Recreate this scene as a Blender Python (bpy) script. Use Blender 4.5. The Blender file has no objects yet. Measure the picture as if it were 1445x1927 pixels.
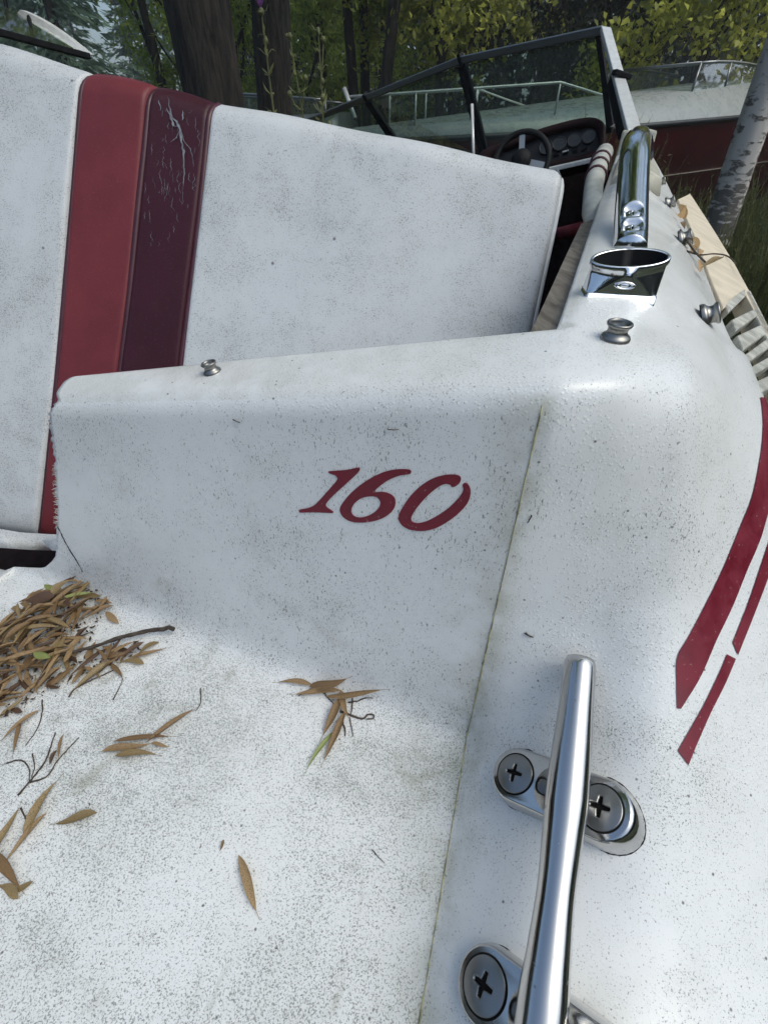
import bpy, bmesh, math, random
import numpy as np
from mathutils import Vector, Matrix
from mathutils.bvhtree import BVHTree
from mathutils.geometry import tessellate_polygon
random.seed(7)
rng = np.random.default_rng(11)
R = math.radians
scene = bpy.context.scene
COL = scene.collection

# ------------------------------------------------------------------ camera, world, sun, exposure
CAM = Vector((0, 0, 1.25))
FPX, CX, CY = 900.0, 722.5, 963.5
PITCH = math.atan((963.5 - 230) / FPX)
cam_d = bpy.data.cameras.new('camera')
cam = bpy.data.objects.new('camera', cam_d)
COL.objects.link(cam)
cam.location = CAM
cam.rotation_euler = (R(90) - PITCH, 0, 0)
cam_d.sensor_fit = 'HORIZONTAL'
cam_d.sensor_width = 36
cam_d.lens = 36 * FPX / 1445
cam_d.clip_start = 0.005
cam_d.clip_end = 600
scene.camera = cam

SUN_EL, SUN_AZ = R(58), R(115)          # azimuth measured from +Y towards +X
world = bpy.data.worlds.new('World')
scene.world = world
world.use_nodes = True
wn = world.node_tree.nodes
wl = world.node_tree.links
sky = wn.new('ShaderNodeTexSky')
sky.sky_type = 'NISHITA'
sky.sun_disc = False
sky.sun_elevation = SUN_EL
sky.sun_rotation = SUN_AZ
sky.air_density = 1.0
sky.dust_density = 5.0
sky.ozone_density = 1.0
wn['Background'].inputs['Strength'].default_value = 0.15
tint = wn.new('ShaderNodeMix')                 # neutral-green white balance of the phone camera
tint.data_type = 'RGBA'
tint.blend_type = 'MULTIPLY'
tint.inputs['Factor'].default_value = 1.0
tint.inputs[7].default_value = (0.90, 1.02, 1.05, 1)
wl.new(sky.outputs[0], tint.inputs[6])
wl.new(tint.outputs[2], wn['Background'].inputs['Color'])
sun_d = bpy.data.lights.new('sun', 'SUN')
sun_d.energy = 0.28
sun_d.angle = R(35)
sun_d.color = (1.0, 0.95, 0.88)
sun = bpy.data.objects.new('sun', sun_d)
COL.objects.link(sun)
sdir = Vector((math.sin(SUN_AZ) * math.cos(SUN_EL), math.cos(SUN_AZ) * math.cos(SUN_EL), math.sin(SUN_EL)))
sun.rotation_euler = sdir.to_track_quat('Z', 'Y').to_euler()
sun.location = (0, 0, 20)
vs = scene.view_settings
vs.view_transform = 'Standard'
vs.look = 'None'
vs.gamma = 1
vs.exposure = 0.28
vs.use_curve_mapping = False
scene.cycles.max_bounces = 8
scene.cycles.transparent_max_bounces = 12
scene.cycles.use_denoising = True

# ------------------------------------------------------------------ geometry helpers
S = 0.36                                   # metres per deck-height unit
ct, st = math.cos(PITCH), math.sin(PITCH)

def ray(u, v):
    a = (u - CX) / FPX
    b = (CY - v) / FPX
    return Vector((a, ct + st * b, -st + ct * b))

def Pm(u, v, t):
    return CAM + ray(u, v) * t

def Ph(u, v, t):
    return CAM + ray(u, v) * (t * S)

def Pplane(u, v, p0, n):
    d = ray(u, v)
    return CAM + d * ((p0 - CAM).dot(n) / d.dot(n))

def vproj(p):
    q = p - CAM
    z = q.y * ct - q.z * st
    return CX + FPX * q.x / z, CY - FPX * (q.y * st + q.z * ct) / z

def pchip(xs, ys, x):
    """monotone cubic through (xs, ys); ys may be an array of points"""
    xs = np.asarray(xs, float)
    ys = np.asarray(ys, float)
    if ys.ndim == 1:
        ys = ys[:, None]
    h = np.diff(xs)[:, None]
    d = np.diff(ys, axis=0) / h
    m = np.zeros_like(ys)
    m[0], m[-1] = d[0], d[-1]
    for i in range(1, len(xs) - 1):
        w1 = 2 * h[i] + h[i - 1]
        w2 = h[i] + 2 * h[i - 1]
        ok = d[i - 1] * d[i] > 0
        with np.errstate(divide='ignore', invalid='ignore'):
            mm = (w1 + w2) / (w1 / d[i - 1] + w2 / d[i])
        m[i] = np.where(ok, mm, 0)
    x = np.atleast_1d(np.asarray(x, float))
    k = np.clip(np.searchsorted(xs, x) - 1, 0, len(xs) - 2)
    hh = (xs[k + 1] - xs[k])[:, None]
    s = ((x - xs[k]) / (xs[k + 1] - xs[k]))[:, None]
    return ((1 + 2 * s) * (1 - s) ** 2 * ys[k] + s * (1 - s) ** 2 * hh * m[k]
            + s * s * (3 - 2 * s) * ys[k + 1] + s * s * (s - 1) * hh * m[k + 1])

def crom(pts, n):
    """Catmull-Rom through points, n samples per span"""
    P = [np.asarray(p, float) for p in pts]
    P = [2 * P[0] - P[1]] + P + [2 * P[-1] - P[-2]]
    out = []
    for i in range(1, len(P) - 2):
        for k in range(n):
            s = k / n
            out.append(0.5 * ((2 * P[i]) + (-P[i - 1] + P[i + 1]) * s
                       + (2 * P[i - 1] - 5 * P[i] + 4 * P[i + 1] - P[i + 2]) * s * s
                       + (-P[i - 1] + 3 * P[i] - 3 * P[i + 1] + P[i + 2]) * s ** 3))
    out.append(P[-2])
    return out

def crom_closed(pts, n):
    P = [np.asarray(p, float) for p in pts]
    m = len(P)
    out = []
    for i in range(m):
        a, b, c, d = P[i - 1], P[i], P[(i + 1) % m], P[(i + 2) % m]
        for k in range(n):
            s = k / n
            out.append(0.5 * (2 * b + (c - a) * s + (2 * a - 5 * b + 4 * c - d) * s * s + (3 * b - a - 3 * c + d) * s ** 3))
    return out

def resample(pts, n):
    P = np.array([tuple(p) for p in pts], float)
    L = np.concatenate([[0], np.cumsum(np.linalg.norm(np.diff(P, axis=0), axis=1))])
    x = np.linspace(0, L[-1], n)
    return np.stack([np.interp(x, L, P[:, k]) for k in range(P.shape[1])], 1)

def root_loc(o):
    v = Vector((0, 0, 0))
    while o is not None:
        v = v + o.location
        o = o.parent
    return v

def mk(name, verts, faces, mat, parent=None, smooth=True, mats=None, fmat=None):
    me = bpy.data.meshes.new(name)
    off = root_loc(parent) if parent is not None else Vector((0, 0, 0))
    V = np.array([tuple(v) for v in verts], float)
    if parent is not None and len(V):
        V = V - np.array(off)
    me.from_pydata(V.tolist(), [], [tuple(int(i) for i in f) for f in faces])
    if mats:
        for m in mats:
            me.materials.append(m)
        me.polygons.foreach_set('material_index', np.asarray(fmat, np.int32))
    else:
        me.materials.append(mat)
    me.polygons.foreach_set('use_smooth', [smooth] * len(me.polygons))
    me.update()
    o = bpy.data.objects.new(name, me)
    COL.objects.link(o)
    if parent is not None:
        o.parent = parent
    return o

def quads(name, C, mat, parent=None):
    """C: (n,4,3) world corners, one quad each"""
    n = len(C)
    me = bpy.data.meshes.new(name)
    off = np.array(root_loc(parent)) if parent is not None else np.zeros(3)
    V = (C - off).reshape(-1, 3)
    me.vertices.add(4 * n)
    me.vertices.foreach_set('co', V.astype(np.float32).ravel())
    me.loops.add(4 * n)
    me.loops.foreach_set('vertex_index', np.arange(4 * n, dtype=np.int32))
    me.polygons.add(n)
    me.polygons.foreach_set('loop_start', np.arange(0, 4 * n, 4, dtype=np.int32))
    me.polygons.foreach_set('loop_total', np.full(n, 4, np.int32))
    me.materials.append(mat)
    me.update(calc_edges=True)
    o = bpy.data.objects.new(name, me)
    COL.objects.link(o)
    if parent is not None:
        o.parent = parent
    return o

def thing(name, label, cat, loc=(0, 0, 0), group=None):
    o = bpy.data.objects.new(name, None)
    o.empty_display_size = 0.05
    COL.objects.link(o)
    o.location = loc
    return tag(o, label, cat, group)

def node(name, parent):
    o = bpy.data.objects.new(name, None)
    o.empty_display_size = 0.02
    COL.objects.link(o)
    o.parent = parent
    return o

def tag(o, label=None, cat=None, group=None, kind=None):
    if label: o['label'] = label
    if cat: o['category'] = cat
    if group: o['group'] = group
    if kind: o['kind'] = kind
    return o

def grid_faces(nr, nc, closed=False, off=0, flip=False):
    F = []
    for i in range(nr - 1):
        for j in range(nc if closed else nc - 1):
            a = off + i * nc + j
            b = off + i * nc + (j + 1) % nc
            c = off + (i + 1) * nc + (j + 1) % nc
            d = off + (i + 1) * nc + j
            F.append((a, d, c, b) if flip else (a, b, c, d))
    return F

class MB:
    """collects simple solids into one mesh"""
    def __init__(self):
        self.v, self.f = [], []
    def add(self, v, f):
        o = len(self.v)
        self.v += [Vector(x) for x in v]
        self.f += [tuple(i + o for i in q) for q in f]
        return self
    def tube(self, pts, r, n=10, cap=True):
        pts = [Vector(p) for p in pts]
        rs = r if hasattr(r, '__len__') else [r] * len(pts)
        up = None
        V = []
        for i, p in enumerate(pts):
            t = (pts[min(i + 1, len(pts) - 1)] - pts[max(i - 1, 0)])
            if t.length < 1e-9: t = Vector((0, 0, 1))
            t.normalize()
            if up is None:
                up = t.orthogonal().normalized()
            up = (up - t * up.dot(t)).normalized()
            s = t.cross(up)
            for k in range(n):
                a = 2 * math.pi * k / n
                V.append(p + (up * math.cos(a) + s * math.sin(a)) * rs[i])
        F = grid_faces(len(pts), n, True)
        if cap:
            F.append(tuple(range(n - 1, -1, -1)))
            m = (len(pts) - 1) * n
            F.append(tuple(range(m, m + n)))
        return self.add(V, F)
    def box(self, o, ax, ay, az):
        """box from corner o along three edge vectors"""
        o, ax, ay, az = Vector(o), Vector(ax), Vector(ay), Vector(az)
        V = [o, o + ax, o + ax + ay, o + ay, o + az, o + ax + az, o + ax + ay + az, o + ay + az]
        return self.add(V, [(0, 3, 2, 1), (4, 5, 6, 7), (0, 1, 5, 4), (1, 2, 6, 5), (2, 3, 7, 6), (3, 0, 4, 7)])
    def bar(self, a, b, w, d, side):
        """rectangular bar from a to b, w wide along 'side', d deep"""
        a, b = Vector(a), Vector(b)
        t = (b - a).normalized()
        s = (Vector(side) - t * Vector(side).dot(t)).normalized()
        n = t.cross(s)
        return self.box(a - s * w / 2 - n * d / 2, b - a, s * w, n * d)
    def loft(self, rings, closed=True, cap0=False, cap1=False):
        n = len(rings[0])
        V = [p for r_ in rings for p in r_]
        F = grid_faces(len(rings), n, closed)
        if cap0: F.append(tuple(range(n - 1, -1, -1)))
        if cap1:
            m = (len(rings) - 1) * n
            F.append(tuple(range(m, m + n)))
        return self.add(V, F)
    def build(self, name, mat, parent=None, smooth=True, bevel=0):
        o = mk(name, self.v, self.f, mat, parent, smooth)
        if bevel:
            b = o.modifiers.new('bevel', 'BEVEL')
            b.width = bevel
            b.segments = 2
            b.limit_method = 'ANGLE'
        return o

def lathe(c, axis, prof, n=24):
    axis = Vector(axis).normalized()
    x = axis.orthogonal().normalized()
    y = axis.cross(x)
    return [[c + (x * math.cos(2 * math.pi * k / n) + y * math.sin(2 * math.pi * k / n)) * r + axis * z for k in range(n)] for r, z in prof]

# ------------------------------------------------------------------ materials
class NT:
    def __init__(self, name):
        self.m = bpy.data.materials.new(name)
        self.m.use_nodes = True
        self.t = self.m.node_tree
        self.n = self.t.nodes
        self.b = self.n['Principled BSDF']
        self.out = self.n['Material Output']
    def new(self, typ, **kw):
        x = self.n.new(typ)
        for k, v in kw.items():
            setattr(x, k, v)
        return x
    def link(self, a, b):
        self.t.links.new(a, b)
    def set(self, node, **kw):
        for k, v in kw.items():
            node.inputs[k.replace('_', ' ')].default_value = v
    def val(self, sock, x):
        if hasattr(x, 'is_linked') or hasattr(x, 'links'):
            self.link(x, sock)
        else:
            sock.default_value = x
    def math(self, op, a, b=0.0, clamp=False):
        x = self.new('ShaderNodeMath', operation=op, use_clamp=clamp)
        self.val(x.inputs[0], a)
        self.val(x.inputs[1], b)
        return x.outputs[0]
    def coords(self, scale=(1, 1, 1), rot=(0, 0, 0)):
        tc = self.new('ShaderNodeTexCoord')
        mp = self.new('ShaderNodeMapping')
        mp.inputs['Scale'].default_value = scale
        mp.inputs['Rotation'].default_value = rot
        self.link(tc.outputs['Object'], mp.inputs['Vector'])
        return mp.outputs[0]
    def noise(self, scale, detail=3, vec=None, rough=0.5, dist=0.0):
        x = self.new('ShaderNodeTexNoise')
        x.inputs['Scale'].default_value = scale
        x.inputs['Detail'].default_value = detail
        x.inputs['Roughness'].default_value = rough
        x.inputs['Distortion'].default_value = dist
        self.link(vec if vec is not None else self.coords(), x.inputs['Vector'])
        return x.outputs['Fac']
    def ramp(self, fac, a, b, lo=0.0, hi=1.0):
        x = self.new('ShaderNodeMapRange')
        x.interpolation_type = 'SMOOTHSTEP'
        self.val(x.inputs['Value'], fac)
        self.val(x.inputs['From Min'], a)
        self.val(x.inputs['From Max'], b)
        self.val(x.inputs['To Min'], lo)
        self.val(x.inputs['To Max'], hi)
        return x.outputs['Result']
    def mix(self, fac, a, b):
        x = self.new('ShaderNodeMix', data_type='RGBA')
        self.val(x.inputs['Factor'], fac)
        for i, c in ((6, a), (7, b)):
            if isinstance(c, tuple):
                x.inputs[i].default_value = (*c, 1) if len(c) == 3 else c
            else:
                self.link(c, x.inputs[i])
        return x.outputs[2]
    def attr(self, name):
        x = self.new('ShaderNodeAttribute', attribute_name=name)
        return x.outputs['Fac']
    def bump(self, height, strength=0.3, dist=0.001, normal=None):
        x = self.new('ShaderNodeBump')
        x.inputs['Strength'].default_value = strength
        x.inputs['Distance'].default_value = dist
        self.link(height, x.inputs['Height'])
        if normal is not None:
            self.link(normal, x.inputs['Normal'])
        return x.outputs[0]

def plain(name, col, rough=0.5, metal=0.0, var=0.0, vscale=20.0, bump=0.0, bscale=200.0, coat=0.0):
    k = NT(name)
    k.b.inputs['Roughness'].default_value = rough
    k.b.inputs['Metallic'].default_value = metal
    k.b.inputs['Coat Weight'].default_value = coat
    c = k.mix(k.ramp(k.noise(vscale, 5), 0.3, 0.7), tuple(x * (1 - var) for x in col), tuple(min(1, x * (1 + var)) for x in col))
    k.link(c, k.b.inputs['Base Color'])
    if bump:
        k.link(k.bump(k.noise(bscale, 3), bump, 0.002), k.b.inputs['Normal'])
    return k.m

def gelcoat(name='gelcoat', tint=(0.80, 0.80, 0.79), specks=1.0, droplets=True, thr=0.0, use_attr=True):
    k = NT(name)
    dirt = k.attr('dirt') if use_attr else None
    v = k.coords()
    big = k.noise(9, 5, v, 0.6)
    mid = k.noise(45, 4, v, 0.6)
    fine = k.noise(1250, 2, v, 0.55, 0.3)
    strk = k.noise(950, 2, k.coords((1, 1, 0.35), (0.35, 0.2, 0)), 0.5)
    # fine dark pitting: more of it where large noise is high
    lift = k.math('MULTIPLY', k.math('SUBTRACT', k.math('ADD', big, k.math("MULTIPLY", mid, 0.6)), 0.785), 0.20)
    if use_attr:
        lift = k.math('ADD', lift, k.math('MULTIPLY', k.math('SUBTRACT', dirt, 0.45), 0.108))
    a = k.math('ADD', k.math('MAXIMUM', fine, strk), lift)
    sp = k.ramp(a, 0.60 + thr, 0.72 + thr)
    # scattered larger dark grains
    vo = k.new('ShaderNodeTexVoronoi')
    vo.inputs['Scale'].default_value = 150
    k.link(v, vo.inputs['Vector'])
    rnd = k.new('ShaderNodeSeparateColor')
    k.link(vo.outputs['Color'], rnd.inputs[0])
    big_grain = k.math('MULTIPLY', k.ramp(vo.outputs['Distance'], 0.04, 0.17, 1, 0), k.ramp(rnd.outputs[0], 0.84, 0.86))
    # film of grey-green dirt
    film = k.math('MULTIPLY', k.ramp(k.math('ADD', big, k.math('MULTIPLY', mid, 0.35)), 0.5, 0.95), 0.30)
    if use_attr:
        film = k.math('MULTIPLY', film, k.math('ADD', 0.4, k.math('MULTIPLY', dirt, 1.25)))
    base = k.mix(film, tint, (0.50, 0.51, 0.47))
    c = k.mix(k.math('MULTIPLY', sp, 0.72 * specks), base, (0.085, 0.092, 0.088))
    c = k.mix(k.math('MULTIPLY', big_grain, 0.85), c, (0.035, 0.03, 0.025))
    if use_attr:
        blot = k.ramp(k.math('ADD', k.noise(26, 5, v, 0.7, 0.8), k.math('MULTIPLY', big, 0.35)), 0.74, 0.92)
        c = k.mix(k.math('MULTIPLY', k.math('MULTIPLY', blot, dirt), 0.5), c, (0.27, 0.26, 0.19))
        run = k.noise(14, 4, k.coords((1, 1, 0.10)), 0.6)
        c = k.mix(k.math('MULTIPLY', k.ramp(run, 0.5, 0.75), 0.16), c, (0.42, 0.43, 0.38))
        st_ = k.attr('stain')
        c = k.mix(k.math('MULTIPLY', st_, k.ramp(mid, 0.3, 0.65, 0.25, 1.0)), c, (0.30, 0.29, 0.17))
    k.link(c, k.b.inputs['Base Color'])
    rg_ = k.ramp(k.math('ADD', sp, film), 0, 1, 0.27, 0.6)
    if use_attr:
        rg_ = k.math('SUBTRACT', rg_, k.math('MULTIPLY', k.math('MULTIPLY', k.attr('wet'), 0.10), k.ramp(big, 0.35, 0.6)), True)
    k.link(rg_, k.b.inputs['Roughness'])
    k.b.inputs['Specular IOR Level'].default_value = 0.5
    hgt = k.math('SUBTRACT', k.math('MULTIPLY', k.noise(160, 3, v), 0.3), k.math('MULTIPLY', sp, 0.5))
    nb = k.bump(hgt, 0.18, 0.0012)
    if droplets and use_attr:
        wet = k.attr('wet')
        vd = k.new('ShaderNodeTexVoronoi', feature='SMOOTH_F1')
        vd.inputs['Scale'].default_value = 400
        vd.inputs['Smoothness'].default_value = 0.15
        k.link(k.coords((1, 1, 1)), vd.inputs['Vector'])
        dr = k.math('MULTIPLY', k.math('MULTIPLY', k.ramp(vd.outputs['Distance'], 0.12, 0.42, 1, 0), wet), k.ramp(mid, 0.33, 0.5))
        nb = k.bump(dr, 0.30, 0.0005, nb)
    k.link(nb, k.b.inputs['Normal'])
    return k.m

def vinyl(name, col, dirty=True, rough=0.42, var=0.15):
    k = NT(name)
    v = k.coords()
    big = k.noise(7, 5, v, 0.65)
    mid = k.noise(38, 4, v, 0.6)
    fine = k.noise(760, 2, v, 0.5, 0.4)
    if dirty:
        a = k.math('ADD', fine, k.math('MULTIPLY', k.math('SUBTRACT', k.math('ADD', big, mid), 1.0), 0.30))
        sp = k.ramp(a, 0.545, 0.69)
        base = k.mix(k.ramp(k.math('ADD', big, k.math('MULTIPLY', mid, 0.3)), 0.42, 0.95, 0, 0.42), col, (0.40, 0.41, 0.39))
        c = k.mix(k.math('MULTIPLY', sp, 0.55), base, (0.13, 0.14, 0.14))
        vo = k.new('ShaderNodeTexVoronoi')
        vo.inputs['Scale'].default_value = 42
        k.link(v, vo.inputs['Vector'])
        rnd = k.new('ShaderNodeSeparateColor')
        k.link(vo.outputs['Color'], rnd.inputs[0])
        g = k.math('MULTIPLY', k.ramp(vo.outputs['Distance'], 0.03, 0.11, 1, 0), k.ramp(rnd.outputs[0], 0.88, 0.92))
        c = k.mix(k.math('MULTIPLY', g, 0.8), c, (0.05, 0.05, 0.05))
    else:
        c = k.mix(k.ramp(k.math('ADD', big, k.math('MULTIPLY', mid, 0.4)), 0.4, 0.95), tuple(x * (1 - var) for x in col), tuple(x * (1 + var) for x in col))
        c = k.mix(k.math('MULTIPLY', k.ramp(fine, 0.66, 0.74), 0.15), c, (0.3, 0.3, 0.3))
    k.link(c, k.b.inputs['Base Color'])
    k.b.inputs['Roughness'].default_value = rough
    k.b.inputs['Specular IOR Level'].default_value = 0.5 if dirty else 0.28
    k.link(k.bump(k.math('ADD', k.noise(700, 2, v), k.math('MULTIPLY', k.noise(18, 3, v), 1.5)), 0.18, 0.001), k.b.inputs['Normal'])
    return k.m

def leafmat(name, c1, c2, c3, trans=0.35, rough=0.55, per='island', backlit=1.6):
    k = NT(name)
    if per == 'island':
        g = k.new('ShaderNodeNewGeometry')
        r_ = g.outputs['Random Per Island']
    else:
        g = k.new('ShaderNodeObjectInfo')
        r_ = g.outputs['Random']
    nz = k.noise(3.0 if per == 'island' else 60, 3)
    c = k.mix(r_, c1, c2)
    c = k.mix(k.ramp(nz, 0.42, 0.68), c, c3)
    k.b.inputs['Roughness'].default_value = rough
    k.link(c, k.b.inputs['Base Color'])
    if trans:
        tr = k.new('ShaderNodeBsdfTranslucent')
        br = k.mix(0.5, c, tuple(min(1, x * backlit) for x in c2))
        k.link(br, tr.inputs['Color'])
        mx = k.new('ShaderNodeMixShader')
        mx.inputs[0].default_value = trans
        k.link(k.b.outputs[0], mx.inputs[1])
        k.link(tr.outputs[0], mx.inputs[2])
        k.link(mx.outputs[0], k.out.inputs['Surface'])
    return k.m

def barkmat(name, c1, c2, sc=14, stretch=0.18, bump=0.8):
    k = NT(name)
    v = k.coords((1, 1, stretch))
    n1 = k.noise(sc, 6, v, 0.65, 0.6)
    n2 = k.noise(sc * 3, 4, v, 0.6)
    f = k.ramp(k.math('ADD', n1, k.math('MULTIPLY', n2, 0.4)), 0.5, 0.9)
    k.link(k.mix(f, c1, c2), k.b.inputs['Base Color'])
    k.b.inputs['Roughness'].default_value = 0.9
    k.link(k.bump(n1, bump, 0.03), k.b.inputs['Normal'])
    return k.m

def birchmat():
    k = NT('birch_bark')
    v = k.coords((1, 1, 2.6))
    n1 = k.noise(9.5, 5, v, 0.6, 0.6)
    n2 = k.noise(1.4, 4, k.coords(), 0.6)
    tc = k.new('ShaderNodeTexCoord')
    sp = k.new('ShaderNodeSeparateXYZ')
    k.link(tc.outputs['Object'], sp.inputs[0])
    low = k.ramp(sp.outputs['Z'], 0.4, 1.5, 0.17, 0.0)
    f = k.ramp(k.math('ADD', k.math('ADD', n1, k.math('MULTIPLY', n2, 0.25)), low), 0.66, 0.76)
    k.link(k.mix(f, (0.56, 0.52, 0.48), (0.14, 0.125, 0.11)), k.b.inputs['Base Color'])
    k.b.inputs['Roughness'].default_value = 0.8
    k.link(k.bump(f, 0.5, 0.01), k.b.inputs['Normal'])
    return k.m

def chrome(name, rough=0.06, col=(0.72, 0.73, 0.75), pits=0.35):
    k = NT(name)
    k.b.inputs['Metallic'].default_value = 1
    v = k.coords()
    n1 = k.noise(260, 3, v)
    n2 = k.noise(30, 3, v)
    pit = k.ramp(n1, 0.68, 0.76, 0, pits)
    k.link(k.mix(pit, col, (0.12, 0.1, 0.08)), k.b.inputs['Base Color'])
    k.link(k.math('ADD', k.ramp(n2, 0.35, 0.75, rough, rough + 0.10), k.math('MULTIPLY', pit, 0.5)), k.b.inputs['Roughness'])
    k.link(k.bump(n2, 0.05, 0.002), k.b.inputs['Normal'])
    return k.m

def glassmat(name, tint=(0.70, 0.79, 0.75), dust=0.23):
    k = NT(name)
    tr = k.new('ShaderNodeBsdfTransparent')
    tr.inputs[0].default_value = (*tint, 1)
    gl = k.new('ShaderNodeBsdfGlossy')
    gl.inputs['Roughness'].default_value = 0.03
    fr = k.new('ShaderNodeFresnel')
    fr.inputs['IOR'].default_value = 1.45
    mx = k.new('ShaderNodeMixShader')
    k.link(k.math('MULTIPLY', fr.outputs[0], 0.35), mx.inputs[0])
    k.link(tr.outputs[0], mx.inputs[1])
    k.link(gl.outputs[0], mx.inputs[2])
    df = k.new('ShaderNodeBsdfDiffuse')
    df.inputs[0].default_value = (0.35, 0.34, 0.30, 1)
    mx2 = k.new('ShaderNodeMixShader')
    d1 = k.ramp(k.noise(24, 5, None, 0.7), 0.45, 0.8, dust * 0.35, dust)
    d2 = k.ramp(k.noise(140, 2), 0.68, 0.74, 0, 0.5)
    k.link(k.math('ADD', d1, k.math('MULTIPLY', d2, dust), True), mx2.inputs[0])
    k.link(mx.outputs[0], mx2.inputs[1])
    k.link(df.outputs[0], mx2.inputs[2])
    k.link(mx2.outputs[0], k.out.inputs['Surface'])
    return k.m

def woodmat(name, c1, c2, axis_rot=(0, 0, 0)):
    k = NT(name)
    v = k.coords((60, 60, 60), axis_rot)
    mp = k.new('ShaderNodeMapping')
    mp.inputs['Scale'].default_value = (1, 0.08, 1)
    k.link(v, mp.inputs['Vector'])
    n1 = k.noise(2.2, 5, mp.outputs[0], 0.65, 0.5)
    k.link(k.mix(k.ramp(n1, 0.35, 0.7), c1, c2), k.b.inputs['Base Color'])
    k.b.inputs['Roughness'].default_value = 0.75
    k.link(k.bump(n1, 0.4, 0.002), k.b.inputs['Normal'])
    return k.m

M = {}
M['gel'] = gelcoat()
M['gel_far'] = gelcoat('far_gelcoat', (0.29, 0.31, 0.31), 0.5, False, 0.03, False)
M['vinyl_white'] = vinyl('white_vinyl', (0.63, 0.64, 0.65))
M['vinyl_red'] = vinyl('red_vinyl', (0.165, 0.028, 0.034), False)
M['vinyl_plum'] = vinyl('plum_vinyl', (0.048, 0.009, 0.016), False)
M['piping_dark'] = plain('dark_piping', (0.060, 0.012, 0.020), 0.35, 0, 0.2, 60)
M['piping_white'] = plain('white_piping', (0.66, 0.67, 0.66), 0.4, 0, 0.1, 60)
def decalmat():
    k = NT('red_decal')
    n1 = k.noise(60, 5, None, 0.65)
    n2 = k.noise(420, 2)
    c = k.mix(k.ramp(n1, 0.3, 0.7), (0.14, 0.005, 0.017), (0.19, 0.008, 0.025))
    c = k.mix(k.math('MULTIPLY', k.ramp(k.math('ADD', n2, k.math('MULTIPLY', n1, 0.35)), 0.86, 0.91), 0.5), c, (0.40, 0.30, 0.28))
    k.link(c, k.b.inputs['Base Color'])
    k.link(k.ramp(n1, 0.3, 0.7, 0.35, 0.6), k.b.inputs['Roughness'])
    return k.m
M['decal'] = decalmat()
M['chrome'] = chrome('chrome', 0.045)
M['steel'] = chrome('polished_steel', 0.10, (0.56, 0.55, 0.54), 0.35)
M['screw'] = chrome('screw_steel', 0.33, (0.30, 0.30, 0.295), 0.6)
M['dull'] = chrome('dull_nickel', 0.30, (0.30, 0.29, 0.27), 0.7)
M['grime_and_shade'] = plain('black_grime_and_shade', (0.012, 0.011, 0.010), 0.85, 0, 0.3, 90)  # serves real dirt lines and the shade painted on the screws
M['rubber'] = plain('black_rubber', (0.010, 0.010, 0.011), 0.6, 0, 0.3, 40)
M['alu'] = chrome('anodised_frame', 0.4, (0.27, 0.28, 0.285), 0.3)
M['alu_bright'] = plain('bright_trim', (0.74, 0.73, 0.70), 0.28, 0.2, 0.08, 60, 0.1, 200)
M['glass'] = glassmat('dusty_glass')
M['glass_clear'] = glassmat('clear_glass', (0.9, 0.93, 0.92), 0.03)
M['sealant'] = plain('mossy_sealant', (0.36, 0.34, 0.20), 0.8, 0, 0.45, 140, 0.3, 300)
M['needle'] = plain('needle_paint', (0.07, 0.07, 0.068), 0.7)
M['bezel'] = plain('dark_bezel', (0.03, 0.03, 0.03), 0.45)
M['wood'] = woodmat('grey_wood', (0.13, 0.105, 0.08), (0.27, 0.235, 0.19))
M['liner'] = plain('shade_dark_carpet', (0.020, 0.012, 0.012), 0.95, 0, 0.3, 40, 0.4, 400)  # taken near black so the cockpit void's shade is in the colour
M['carpet_red'] = plain('red_carpet', (0.13, 0.012, 0.022), 0.95, 0, 0.3, 120, 0.6, 500)
M['dash'] = plain('burgundy_dash', (0.014, 0.004, 0.005), 0.7, 0, 0.25, 50, 0.2, 300)
M['dash_black'] = plain('black_dash', (0.012, 0.012, 0.014), 0.4, 0, 0.2, 50)
M['gauge'] = plain('gauge_face', (0.010, 0.011, 0.011), 0.3, 0, 0.6, 90)
M['cream'] = plain('yellowed_gelcoat', (0.52, 0.49, 0.40), 0.4, 0, 0.12, 30, 0.1, 90)
M['plank'] = plain('sunlight_tinted_board', (0.70, 0.60, 0.46), 0.6, 0, 0.10, 30, 0.15, 120)  # cream with the warm sun patch put into the colour
M['grating'] = plain('weathered_grating', (0.44, 0.43, 0.38), 0.7, 0, 0.28, 70, 0.15, 160)
M['hull_red'] = plain('red_hull', (0.085, 0.006, 0.012), 0.3, 0, 0.15, 4)
M['black_trim'] = plain('black_trim', (0.02, 0.021, 0.024), 0.4, 0, 0.2, 10)
M['leaf_brown'] = leafmat('dry_leaf', (0.20, 0.120, 0.055), (0.42, 0.285, 0.145), (0.15, 0.085, 0.04), 0.15, 0.6, 'object', 1.2)
M['leaf_dark'] = leafmat('dark_leaf', (0.085, 0.045, 0.025), (0.13, 0.07, 0.035), (0.06, 0.03, 0.02), 0.1, 0.6, 'object', 1.0)
M['leaf_olive'] = leafmat('olive_leaf', (0.25, 0.18, 0.08), (0.36, 0.26, 0.125), (0.17, 0.11, 0.05), 0.2, 0.5, 'object', 1.0)
M['leaf_green'] = leafmat('green_leaf', (0.27, 0.33, 0.10), (0.36, 0.42, 0.15), (0.24, 0.22, 0.07), 0.25, 0.5, 'object', 1.0)
M['leaf_tan'] = leafmat('tan_leaf', (0.52, 0.33, 0.16), (0.66, 0.44, 0.22), (0.40, 0.24, 0.11), 0.25, 0.6, 'object', 1.0)
M['leaf_crumb'] = plain('leaf_crumb', (0.05, 0.030, 0.017), 0.9, 0, 0.5, 300)
M['twig'] = plain('twig_bark', (0.065, 0.048, 0.036), 0.85, 0, 0.4, 120, 0.6, 300)
M['fibre'] = plain('glass_fibre', (0.60, 0.58, 0.50), 0.8, 0, 0.2, 200)
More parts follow.
